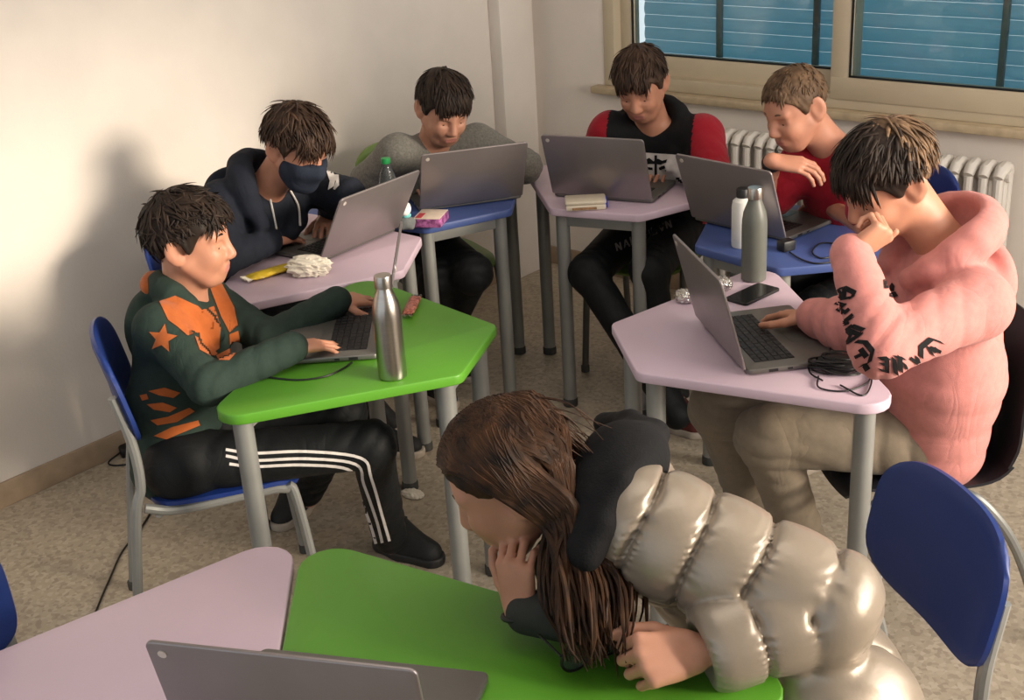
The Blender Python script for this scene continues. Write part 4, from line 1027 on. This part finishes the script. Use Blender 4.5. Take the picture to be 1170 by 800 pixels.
# ---------------------------------------------------------------- woman in the foreground
M_puff = mat('champagne_puffer_nylon', (150,138,124), .36, metal=.3, var=.02, scale=8, bump=.12, bscale=60, spec=.6)
M_fur = cloth('black_fleece_lining', (22,22,24), bump=.3, bscale=300); M_darkk = cloth('dark_grey_knit', (56,58,56))
f = nrm(-CR*.80-CU*.50+CF*.30); u = nrm(-CR*.48+CU*.84-CF*.25); hc = at(584,548,2.0)
j = dict(hc=hc, pel=at(895,738,2.16), neck=at(690,560,2.06),
  sh=[at(716,556,2.22), at(742,604,1.94)], el=[onz(694,712,.80), at(942,690,1.865)], wr=[at(594,700,1.96), onz(800,745,.795)],
  hip=[at(900,700,2.14), at(925,760,1.98)], kn=[at(800,760,2.2), at(830,820,2.05)], an=[V(2.95,-2.55,.1), V(3.05,-2.75,.1)])
pl = j['pel']; 
report('woman', j)
H = Head(hc, f, u, 1.0); HW = H
wr = j['wr'][0]
g = Fig('woman in a shiny champagne puffer jacket leaning over the near green desk, long brown hair', H, j, M_skin[0],
  [dict(d=nrm(CU*.95-CR*.12-CF*.1), n=nrm(-CF*.75-CR*.5), s=.86, curl=(.7,.72,.75,.8), thumb=(.5,.5), spread=.03),
   dict(d=nrm(-CR*.9-CF*.35-UP*.05), n=nrm(-CF*.8+UP*.45+CR*.2), s=1.04, curl=(1.25,1.3,1.3,1.3), thumb=(.2,.5))], .97, sex='f')
P, Nk = np.asarray(j['pel']), np.asarray(j['neck']); ax_ = nrm(Nk-P); sd = j['sh'][1]-j['sh'][0]; sd = nrm(sd-ax_*(sd@ax_)); fw = np.cross(sd, ax_); g.fw, g.up, g.sd = fw, ax_, sd
S = SDF(); lo = P-ax_*.10
S.quilt(lo, P+ax_*(np.linalg.norm(Nk-P)-.10), .168, .120, 5.0, .017, .03, fr=(sd,fw), flat=.70)
for k in (0,1): S.quilt(Nk-ax_*.12+sd*(-.06 if k == 0 else .06), j['sh'][k]-ax_*.01, .075, .085, 1, .008, .04)
S.quilt(j['sh'][1], j['el'][1], .098, .088, 3, .015, .004, ph=.12); e = nrm(j['wr'][1]-j['el'][1]); S.quilt(j['el'][1], j['wr'][1]-e*.035, .082, .068, 2, .010, .004, ph=.5); S.cap(j['wr'][1]+e*.062, j['wr'][1]+e*.16, .078, .078, .012, 's'); S.quilt(P, at(955,815,1.95), .15, .13, 2, .016, .03)
S.quilt(j['sh'][0], lerp(j['sh'][0], j['el'][0], .45), .08, .07, 2, .012, .006); 
jk = sdf_obj('puffer_jacket', S, M_puff, g.root, .0044, it=1)
# black-lined hood lying open behind the neck
S = SDF(); N0 = np.asarray(j['neck'])
rim = [at(672,640,1.86), at(690,600,1.87), at(712,556,1.90), at(738,518,1.97), at(748,496,2.06), at(720,484,2.14), at(690,484,2.2)]
S.chain(rim, [.014,.018,.02,.022,.022,.022,.02], .015); S.chain([at(690,560,1.97), at(712,530,2.0), at(712,515,2.08)], [.06,.06,.045], .04); S.chain([at(684,590,1.93), at(668,628,1.89)], [.05,.03], .03)
sdf_obj('hood', S, M_fur, g.root, .006)
S = SDF(); S.chain([j['el'][0], lerp(j['el'][0], wr, .92)], [.042,.034], .01); S.chain([at(640,640,2.0), at(655,690,1.97)], [.045,.045], .02); sdf_obj('inner_sleeve', S, M_darkk, g.root, .006)
g.trousers(M_darkk, folds=0)
for k in (0,1): p = j['an'][k]; shoe(g.root, V(p[0]+.05,p[1]+.06,0), V(p[0]-.12,p[1]-.14,0), M_shoe, M_soled)
# long hair
MH_w = M_hair('hair_long_brown', (34,23,17), (74,49,31)); rs = np.random.RandomState(5)
hb = H.hair(g.root, MH_w, seed=51, locks=0, fringe_n=0, inflate=.012, front=(.070,.078), back=(-.085,-.10), burn=False, vol=(1.05,1.1,1.04), name='hair')
mb = MB(); cc = V(-.012,0,.036); rad = V(.1085,.0915,.098)
def sc_(q, up): w = (q-cc)/rad; return cc+w/np.linalg.norm(w)*(1+up)*rad
hang = [at(668,640,1.92), at(676,690,1.89), at(684,745,1.875)]
for i in range(1500):
    side = 1 if rs.rand() < .72 else -1
    x0 = rs.uniform(-.085,.06); z0 = .118-.6*max(0,x0-.02)-.3*max(0,-x0-.03)
    q = sc_(V(x0, side*rs.uniform(-.01,.06), z0-rs.uniform(0,.015)), .02)
    back = rs.uniform(0,1)**1.0
    b1 = sc_(V(x0*.75-.012, side*.07, .075), .03+.05*rs.rand()); b2 = sc_(V(-.02-.05*back+x0*.25, side*.09, .01), .05+.05*rs.rand())
    b3 = V(-.035-.055*back+.1*x0, side*(.088+.01*rs.rand()), -.055)
    pts = [H.P(*q), H.P(*b1), H.P(*b2), H.P(*b3)]
    if side > 0:
        n3 = rs.normal(size=3)*V(.024,.024,.01); L = rs.uniform(.35,1.0)
        h1 = hang[0]+n3; h2 = hang[1]+n3*1.1+rs.normal(size=3)*.004; h3 = hang[2]+n3*.8+rs.normal(size=3)*.006
        pts.append(h1)
        if L > .5: pts.append(h2)
        if L > .8: pts.append(h3+UP*rs.uniform(0,.03))
    else: pts.append(pts[-1]+V(0,0,-.10)+rs.normal(size=3)*.01)
    P_ = spline(pts, 4); n = len(P_); w = rs.uniform(.0026,.0046)
    mb.tube(P_, [w*(.6+.4*min(1,k/4))*(1 if k < n*.7 else max(.12,1-(k-n*.7)/(n*.3)*.9)) for k in range(n)], 5)
for i in range(900):    # hair over the back of the head
    x0 = rs.uniform(-.10,.02); sd_ = rs.uniform(-.05,.06); q = sc_(V(x0, sd_, .1), .02)
    t_ = rs.rand(); b1 = sc_(V(-.07-.02*t_, sd_*1.1+.02, .07-.03*t_), .03+.05*rs.rand()); b2 = sc_(V(-.10, .03+.05*rs.rand(), .0), .05+.05*rs.rand())
    b3 = V(-.085, .06+.03*rs.rand(), -.06); h1 = hang[0]+rs.normal(size=3)*V(.016,.016,.014)
    P_ = spline([H.P(*q), H.P(*b1), H.P(*b2), H.P(*b3), h1]+([hang[1]+rs.normal(size=3)*.014] if rs.rand() < .6 else []), 4); n = len(P_); w = rs.uniform(.0026,.0044)
    mb.tube(P_, [w*(1 if k < n*.7 else max(.12,1-(k-n*.7)/(n*.3)*.9)) for k in range(n)], 5)
for i in range(40):     # loose strands catching the light
    q = sc_(V(rs.uniform(-.09,-.02), rs.uniform(-.03,.05), .09), .03); e = at(rs.uniform(660,705), rs.uniform(490,560), 1.98+rs.uniform(-.03,.05))
    P_ = spline([H.P(*q), lerp(H.P(*q), e, .5)+UP*.02+rs.normal(size=3)*.008, e], 6); n = len(P_); mb.tube(P_, [.0022*(1-.8*k/n) for k in range(n)], 5)
mb.build('long_hair', MH_w, g.root, world=True)
H.extras(g.root, MH_w)
# bracelet on the raised wrist
d = nrm(wr-np.asarray(j['el'][0])); d = nrm(CU*.95-CR*.12-CF*.1); a = nrm(np.cross(d, CF)); b_ = np.cross(d,a); c_ = wr-d*.004
MB().tube([c_+.027*(a*math.cos(x)+b_*math.sin(x)) for x in np.linspace(0,2*math.pi,25)], .0045, 8).build('bracelet', M_watch, g.root, world=True)
# ================================================================== lettering on the clothes
def crop(st, ox, oy, sc): return [[(ox+x/sc, oy+y/sc) for x, y in s] for s in st]
L1 = [[(135,130),(185,115),(255,150)],[(255,150),(238,188)],[(135,135),(180,192),(245,182)],[(190,118),(182,190)],
 [(128,222),(192,242)],[(138,262),(190,292),(216,270)],[(186,232),(148,280)],[(240,308),(188,352)],[(186,350),(246,330)],[(178,374),(212,362)],
 [(238,384),(322,416)],[(204,410),(302,452),(302,440)],[(302,440),(208,502)],[(238,386),(206,410),(236,442),(208,500)],
 [(268,494),(332,500),(382,562),(362,642),(298,662)],[(300,545),(342,602)],[(268,602),(332,570)],[(328,656),(352,692)]]
L2 = [[(430,615),(492,608)],[(480,608),(482,702)],[(428,688),(482,702)],[(440,650),(482,655)],[(528,608),(545,722)],[(570,598),(576,702)],[(596,640),(622,692)],[(536,600),(602,612)],
 [(648,612),(692,642)],[(690,598),(706,648)],[(718,602),(718,532),(790,474),(872,502)],[(758,520),(802,588)],[(790,536),(852,562)],[(800,562),(832,540)]]
for LL, an_, cuts in ((L1,35,(0,4,7,10,14,18)),(L2,145,(0,4,8,10,14))):
    for a_, b_ in zip(cuts[:-1], cuts[1:]): decal(HOOD6, nib(crop(LL[a_:b_],935,310,6.156), 6.8, an_), 'printed_letter', M_ink, lift=.0022, step=1.8)
decal(HOOD6, [[(1017,327),(1020,323),(1023,327),(1022,333),(1018,333)],[(1016,335),(1024,333),(1027,338),(1021,341),(1016,339)],[(1009,320),(1012,318),(1014,330),(1010,330)]], 'chest_motif', M_ink, lift=.0022, step=1.5)
GL = {'N':[[(0,0),(0,-9)],[(0,-9),(5,0)],[(5,0),(5,-9)]],'A':[[(0,0),(3,-9)],[(3,-9),(6,0)],[(1.5,-3),(4.5,-3)]],'S':[[(5,-8),(1,-8.5)],[(1,-8.5),(1,-5)],[(1,-5),(5,-4)],[(5,-4),(5,-.5)],[(5,-.5),(0,-.5)]],'H':[[(0,0),(0,-9)],[(5,0),(5,-9)],[(0,-4.5),(5,-4.5)]],'U':[[(0,-9),(0,0)],[(0,0),(5,0)],[(5,0),(5,-9)]],'V':[[(0,-9),(3,0)],[(3,0),(6,-9)]],'I':[[(0,0),(0,-9)]],'M':[[(0,0),(0,-9)],[(0,-9),(3,-3)],[(3,-3),(6,-9)],[(6,-9),(6,0)]]}
polys = []; x, y = 705., 287.
for k, ch in enumerate('NAUSHUVN'):
    polys += nib(GL[ch], 2.0, 20, (x+k*8.2, y-k*3.6), 1.0, -14)
decal(TR4, polys, 'leg_lettering', mat('grey_print', (150,148,144), .8), lift=.002, step=2.5)

# ================================================================== things on the desks and the floor
M_inox = mat('brushed_steel', (178,172,164), .28, metal=1, var=.03, scale=30, stretch=(1,1,12))
M_gbot = mat('grey_painted_bottle', (96,98,92), .45, var=.02); M_wbot = mat('white_enamel_bottle', (214,212,206), .4, var=.01); M_bplast = mat('black_plastic', (24,24,25), .45)
def bottle(name, label, p, prof, m, capp, mc):
    t = thing(name, label, 'bottle', p); MB().lathe(prof, n=36).build('body', m, t); MB().lathe(capp, n=32).build('cap', mc, t); return t
pf = [(.030,0),(.0335,.003),(.034,.008),(.034,.150),(.0335,.165),(.030,.188),(.0235,.205),(.019,.217),(.0178,.226)]
cp = [(.0182,.224),(.0205,.2245),(.0208,.250),(.0195,.2535),(.005,.254)]
bottle('steel_bottle', 'shiny steel drinking bottle on the near green desk', onz(449,430,TH+.0005), pf, M_inox, cp, M_inox)
bottle('grey_bottle', 'tall matt grey bottle with a steel cap on the lilac desk', onz(861,319,TH+.0005), [(a*1.0,b*1.02) for a,b in pf], M_gbot, [(a,b*1.02) for a,b in cp], M_inox)
bottle('white_bottle', 'white bottle with a black cap behind the tall grey bottle', onz(848,281,TH+.0005), [(.030,0),(.032,.003),(.032,.12),(.029,.138),(.02,.146),(.0165,.15)], M_wbot, [(.017,.148),(.019,.149),(.019,.172),(.017,.175)], M_bplast)
M_pet = mat('clear_plastic', (225,232,230), .05, trans=.95, var=0, ior=1.2); M_gcap = mat('green_cap', (40,150,80), .4)
bottle('water_bottle', 'clear plastic water bottle with a green cap beside the grey sweater', onz(447,247,TH+.0005), [(.026,0),(.03,.004),(.03,.03),(.0285,.05),(.03,.07),(.0285,.09),(.03,.11),(.026,.14),(.014,.17),(.0125,.182)], M_pet, [(.0145,.18),(.0155,.181),(.0155,.196),(.014,.198)], M_gcap)
t = thing('metal_cup', 'small white and steel cup beside the clear water bottle', 'cup', onz(428,231,TH+.0005))
MB().lathe([(.021,0),(.023,.002),(.027,.045),(.0255,.045),(.0215,.006),(.001,.005)], n=28).build('body', M_wbot, t)
MB().lathe([(.0262,.042),(.0282,.0425),(.0282,.052),(.0262,.0525),(.026,.046)], n=28).build('rim', M_inox, t)
# phone
A, B, C_ = onz(826,345,TH), onz(877,322,TH), onz(893,332,TH); c_ = (onz(826,345,TH)+onz(893,331,TH))/2; u = nrm(B-A)
t = thing('phone', 'black smartphone lying beside the tall grey bottle', 'phone', (c_[0],c_[1],TH+.0005), math.atan2(u[1],u[0]))
MB().prism(roundpoly([(-.074,-.036),(.074,-.036),(.074,.036),(-.074,.036)], [.009]*4), 0, .008, .002).build('body', M_bplast, t)
MB().prism(roundpoly([(-.071,-.033),(.071,-.033),(.071,.033),(-.071,.033)], [.007]*4), .0079, .0084).build('screen', M_scr, t)
def crumple(name, c, r, m, seed, parent=None, n=26, amp=.35, stretch=(1,1,1), rz=0):
    rs = np.random.RandomState(seed); bm = bmesh.new(); bmesh.ops.create_icosphere(bm, subdivisions=4, radius=1)
    pl = [(nrm(rs.normal(size=3)), rs.uniform(.55,1)) for _ in range(n)]
    ff = [(rs.normal(size=3)*7, rs.uniform(0,6)) for _ in range(4)]
    co, si = math.cos(rz), math.sin(rz)
    for v in bm.verts:
        d = np.array(v.co); k = min([h/max(.05,abs(d@p)) for p, h in pl]+[1.25]); k = 1-amp+amp*k+.04*math.sin(9*d[0]+4*d[1]*3+seed); k += amp*.45*(.5-sum(abs(math.sin(f_@d+p_)) for f_, p_ in ff)/len(ff))
        q = d*k*r*np.array(stretch); q = V(co*q[0]-si*q[1], si*q[0]+co*q[1], max(q[2], -r*stretch[2]*.62)); v.co = Vector(q)
    me = bpy.data.meshes.new(name); bm.to_mesh(me); bm.free(); me.materials.append(m)
    for p in me.polygons: p.use_smooth = False
    o = bpy.data.objects.new(name, me); link(o, parent); o.location = Vector(c)+Vector((0,0,r*stretch[2]*.62+.0005)); return o
M_foil = mat('crumpled_foil', (200,198,194), .22, metal=1, var=.03); M_tissue = mat('white_tissue', (224,216,200), .9, var=.03); M_yel = mat('yellow_wrapper', (206,176,48), .35, var=.08, scale=60); M_redw = mat('dark_red_wrapper', (110,24,36), .3, var=.25, scale=160, rgb2=(206,130,110))
tag(crumple('foil_ball', onz(782,345,TH), .032, M_foil, 3, stretch=(1,.8,.75)), 'crumpled silver foil behind the laptop of the boy in pink', 'foil')
tag(crumple('foil_ball', onz(825,331,TH), .034, M_foil, 4, stretch=(1,.8,.75)), 'crumpled silver foil lump closest to the black phone', 'foil')
tag(crumple('paper_tissue', onz(354,314,TH), .066, M_tissue, 6, stretch=(1.25,.8,.6), amp=.75, rz=.6), 'crumpled white tissue beside the yellow snack packet', 'tissue')
tag(crumple('paper_scrap', onz(472,567,0), .04, M_tissue, 8, stretch=(1.2,.7,.32), amp=.5), 'white scrap of paper on the floor under the green desk', 'paper')
tag(crumple('paper_scrap', onz(448,560,0), .034, M_tissue, 9, stretch=(1,.8,.8), amp=.5), 'crumpled pale paper ball on the floor beside the tracksuit leg', 'paper')
def packet(name, label, a, b, w, h, m, m2, z=TH):
    A, B = onz(*a, z), onz(*b, z); c_ = (A+B)/2; L = np.linalg.norm(B-A); u = nrm(B-A)
    t = thing(name, label, 'wrapper', (c_[0],c_[1],z+.0005), math.atan2(u[1],u[0]))
    rs = np.random.RandomState(len(label)); nu, nv = 25, 18; v = []
    for i in range(nu):
        s = i/(nu-1); e = min(1, 6*min(s,1-s)); pin = .12+.88*math.sin(min(1,e)*math.pi/2)
        for k in range(nv):
            th = 2*math.pi*k/nv; v.append((L*(s-.5), w/2*math.cos(th)*(.8+.2*pin)*(1+.05*rs.normal()), h/2*(1+.9*math.sin(th)*pin*(1+.08*rs.normal()))))
    f = [(i*nv+k, i*nv+(k+1)%nv, (i+1)*nv+(k+1)%nv, (i+1)*nv+k) for i in range(nu-1) for k in range(nv)]+[tuple(range(nv))[::-1], tuple((nu-1)*nv+k for k in range(nv))]
    MB().add(v, f).build('pouch', m, t)
    for s in (-1,1):
        v = []; 
        for k in range(15):
            y = (k/14-.5)*w*1.0; v += [(s*(L/2-.004), y*.85, h/2+.0015*(-1)**k), (s*(L/2+.012), y+.002*rs.normal(), h/2+.003*(-1)**k)]
        MB().add(v+[(a_,b_,c2-.0012) for a_,b_,c2 in v], [(2*k,2*k+2,2*k+3,2*k+1) for k in range(14)]+[(30+2*k,30+2*k+1,30+2*k+3,30+2*k+2) for k in range(14)]+[(0,1,31,30),(28,58,59,29)]+[(2*k+1,2*k+3,33+2*k,31+2*k) for k in range(14)]).build('crimped_end', m2, t)
    return t
packet('snack_packet', 'flat yellow snack packet on the lilac desk by the left wall', (284,322), (338,306), .05, .02, M_yel, M_tissue)
packet('candy_wrapper', 'small red sweet wrapper beside the steel bottle', (466,363), (476,343), .032, .02, M_redw, M_foil)
# flat boxes
def box_thing(name, label, cat, c, hx, hy, h, rz, m, z=TH): 
    t = thing(name, label, cat, (c[0],c[1],z+.0005), rz); return t
A, B = onz(651,240,TH+.012), onz(690,238,TH+.012); u = nrm(B-A); c_ = onz(669,233,TH+.012)
M_ivory = mat('ivory_plastic', (212,200,180), .45, var=.02); M_bclip = mat('blue_clasp', (40,60,190), .4); M_brownp = mat('brown_print', (150,116,84), .6, var=.2, scale=90)
t = thing('plastic_case', 'small ivory plastic case with a blue end in front of a laptop lid', 'case', (c_[0],c_[1],TH+.0005), math.atan2(u[1],u[0]))
MB().box((0,0,.010), (.066,.042,.010), .006).build('tray', M_ivory, t); MB().box((0,.0,.0265), (.067,.043,.0062), .005).build('lid', M_ivory, t); MB().box((.066,0,.016), (.006,.03,.012), .003).build('clasp', M_bclip, t)
pm = MB(); pm.box((-.005,-.0425,.008), (.04,.001,.004)); pm.build('printed_strip', M_brownp, t)
# box of sweets and the small toy
A, B = onz(470,262,TH), onz(497,268,TH); B2 = onz(515,248,TH); c_ = (A+B2)/2+V(.0,.0,0); u = nrm(B2-B)
M_purp = mat('purple_carton', (122,40,104), .4, var=.3, scale=70, rgb2=(196,120,180)); M_cream = mat('cream_carton', (214,196,180), .5, var=.03); M_rosed = mat('red_print', (176,60,70), .5)
t = thing('carton', 'small purple and cream carton on the corner where two desks meet', 'box', (c_[0],c_[1],TH+.0005), math.atan2(u[1],u[0]))
MB().box((0,0,.014), (.052,.046,.014), .002).build('sides', M_purp, t); MB().box((0,0,.0292), (.051,.045,.0012), .001).build('top_panel', M_cream, t); MB().box((-.02,.028,.0308), (.026,.010,.0006)).build('printed_patch', M_rosed, t)
c_ = onz(464,262,TH); M_tw = mat('white_plush', (220,222,220), .9, bump=.3); M_tt = mat('turquoise_plush', (110,190,190), .9, bump=.3); M_tg = mat('grey_plush', (104,108,108), .9, bump=.3)
t = thing('toy_figure', 'tiny white, turquoise and grey toy figure beside the purple carton', 'toy', (c_[0],c_[1],0))
t.location.z = TH+.0005
def toyp(nm, fn, m): S = SDF(); fn(S); return sdf_obj(nm, S, m, t, .003, it=1)
b0 = c_+V(0,0,.0005)
toyp('body', lambda S: (S.ell(b0+UP*.022, V(.020,.02,.022)), S.cap(b0+UP*.02+CR*.012, b0+UP*.01+CR*.02+TH_*.008, .008), S.cap(b0+UP*.02-CR*.012, b0+UP*.01-CR*.02+TH_*.008, .008), S.cap(b0+UP*.03-CR*.012,b0+UP*.028-CR*.026,.006), S.cap(b0+UP*.03+CR*.012,b0+UP*.028+CR*.026,.006)), M_tg)
toyp('scarf', lambda S: S.ell(b0+UP*.046+CR*.004, V(.017,.017,.009)), M_tt)
toyp('head', lambda S: (S.ell(b0+UP*.064+CR*.003, V(.017,.017,.016)), S.ell(b0+UP*.060+TH_*.012, V(.009,.009,.008)), S.cap(b0+UP*.075+CR*.012, b0+UP*.083+CR*.014, .004,.003)), M_tw)
toyp('horn', lambda S: S.cap(b0+UP*.076-CR*.004, b0+UP*.108-CR*.006, .005, .0015), M_tt)
# cables
M_cable = mat('black_cable', (20,20,21), .5)
def cable(name, label, pts, r=.0024, n=8, cat='cable', m=None):
    P = spline([V(*p) for p in pts], n); c_ = P[0]; t = thing(name, label, cat, (c_[0],c_[1],0)); MB().tube(P, r, 8).build('cord', m or M_cable, t, world=True); return t
rs = np.random.RandomState(2); c_ = onz(958,423,TH+.0) 
t = thing('cable_bundle', 'tangled black cable bundle on the near corner of the lilac desk', 'cable', (c_[0],c_[1],TH))
S = SDF(); S.chain([c_+UP*.018-CR*.03, c_+UP*.02+CR*.03], [.016,.016], .01); S.ell(c_+UP*.016, V(.045,.032,.015)); sdf_obj('adapter', S, M_bplast, t, .004)
mb = MB()
for k in range(16):
    a, b, ph, tl = rs.uniform(.03,.058), rs.uniform(.018,.036), rs.uniform(0,6), rs.uniform(-.3,.3); o_ = c_+V(*(rs.normal(size=2)*.008),.008+.026*rs.rand())
    mb2 = [o_+CR*a*math.cos(x)+nrm(np.cross(UP,CR))*b*math.sin(x)*1.2+UP*(.007*math.sin(x+ph)+.004*rs.normal()*0) for x in np.linspace(0,6.1,24)]
    P = [np.array([q[0]*1,q[1],max(q[2],TH+.003)]) for q in mb2]; 
    if k == 0: allp = []
    allp += P
MB().tube(spline(allp[::2],3), .0021, 6).build('cord', M_cable, t, world=True)
for k, pts in enumerate([[(948,405),(952,386),(972,392),(990,410),(995,425),(970,418)],[(935,430),(936,443),(965,447),(990,438),(997,425)],[(940,415),(926,408),(925,425),(940,435)],[(960,440),(985,452),(995,440),(996,420)]]):
    MB().tube(spline([onz(a,b,TH+.003+.012*(k==0)) for a,b in pts],7), .002, 6).build('cord', M_cable, t, world=True)
c_ = onz(898,286,TH); u = nrm(onz(915,281,TH)-onz(880,290,TH)); t = thing('charger', 'black charger block with a cable on the blue desk', 'charger', (c_[0],c_[1],TH+.0005), math.atan2(u[1],u[0]))
MB().box((0,0,.016), (.022,.018,.016), .005).build('block', M_bplast, t)
MB().tube(spline([onz(a,b,TH+.003) for a,b in [(902,288),(915,296),(932,301),(952,299),(965,294),(958,280),(938,278),(928,288),(938,295),(952,293)]],8), .0023, 7).build('cord', M_cable, t, world=True)
cable('laptop_cable', 'thin dark cable lying on the near green desk below the laptop', [onz(a,b,TH+.003) for a,b in [(402,414),(392,421),(372,430),(345,434),(322,433),(300,430)]], .0022)
cable('floor_cable', 'thin dark cable trailing over the floor by the left blue chair', [onz(a,b,.004) for a,b in [(215,520),(200,548),(176,580),(160,605),(140,630),(126,660),(110,698),(96,740)]], .003)
c_ = onz(149,516,0); t = thing('power_adapter', 'black power adapter with a looped cable on the floor against the left wall', 'charger', (c_[0]+.02,c_[1],.0), 1.2)
MB().box((0,0,.018), (.045,.026,.0175), .006).build('block', M_bplast, t)
MB().tube(spline([V(c_[0]+.02,c_[1],.018)+V(*p) for p in [(-.01,.04,0),(.0,.09,-.01),(.07,.1,-.014),(.1,.02,-.014),(.05,-.08,-.014),(.0,-.1,-.012),(-.012,-.04,-.0)]],7), .003, 7).build('cord', M_cable, t, world=True)
# glasses hanging beside the long hair
t = thing('glasses', 'dark framed glasses resting on the green desk below the long hair', 'glasses', onz(668,770,TH)); t.location.z = TH
M_lens = mat('tinted_lens', (150,165,160), .05, trans=.85, var=0, ior=1.2)
gx = nrm(CR*.8+CF*.55); gx = nrm(V(gx[0],gx[1],0)); g0 = onz(659,766,TH)+UP*.026
fr = MB()
for k, s in enumerate((0, .062)):
    o_ = g0+gx*s; ring = [o_+gx*.027*math.cos(x)+UP*.0245*math.sin(x) for x in np.linspace(0,2*math.pi,29)]
    fr.tube(ring, .0024, 7)
    n_ = np.cross(gx,UP); MB().lathe([(.0255,-.0006),(.0258,0),(.0255,.0006)], (0,0,0), 24)
    le = MB().add([o_+gx*.025*math.cos(x)+UP*.0225*math.sin(x)+n_*.0006*sg for sg in (-1,1) for x in np.linspace(0,2*math.pi,24,endpoint=False)], [tuple(range(24))[::-1], tuple(24+i for i in range(24))]+[(i,(i+1)%24,24+(i+1)%24,24+i) for i in range(24)])
    le.build('lens', M_lens, t, world=True)
n_ = np.cross(gx,UP); n_ = n_ if n_@CF > 0 else -n_
fr.tube(spline([g0+gx*.026+UP*.006,g0+gx*.031+UP*.010,g0+gx*.036+UP*.006],5), .002, 6)
fr.build('rims', M_bplast, t, world=True)
for s in (-.027, .089): MB().tube(spline([g0+gx*s+UP*.012, g0+gx*s+n_*.05+UP*.016, g0+gx*s+n_*.10+UP*.012, g0+gx*s+n_*.13-UP*.008],6), .002, 6).build('temple', M_bplast, t, world=True)
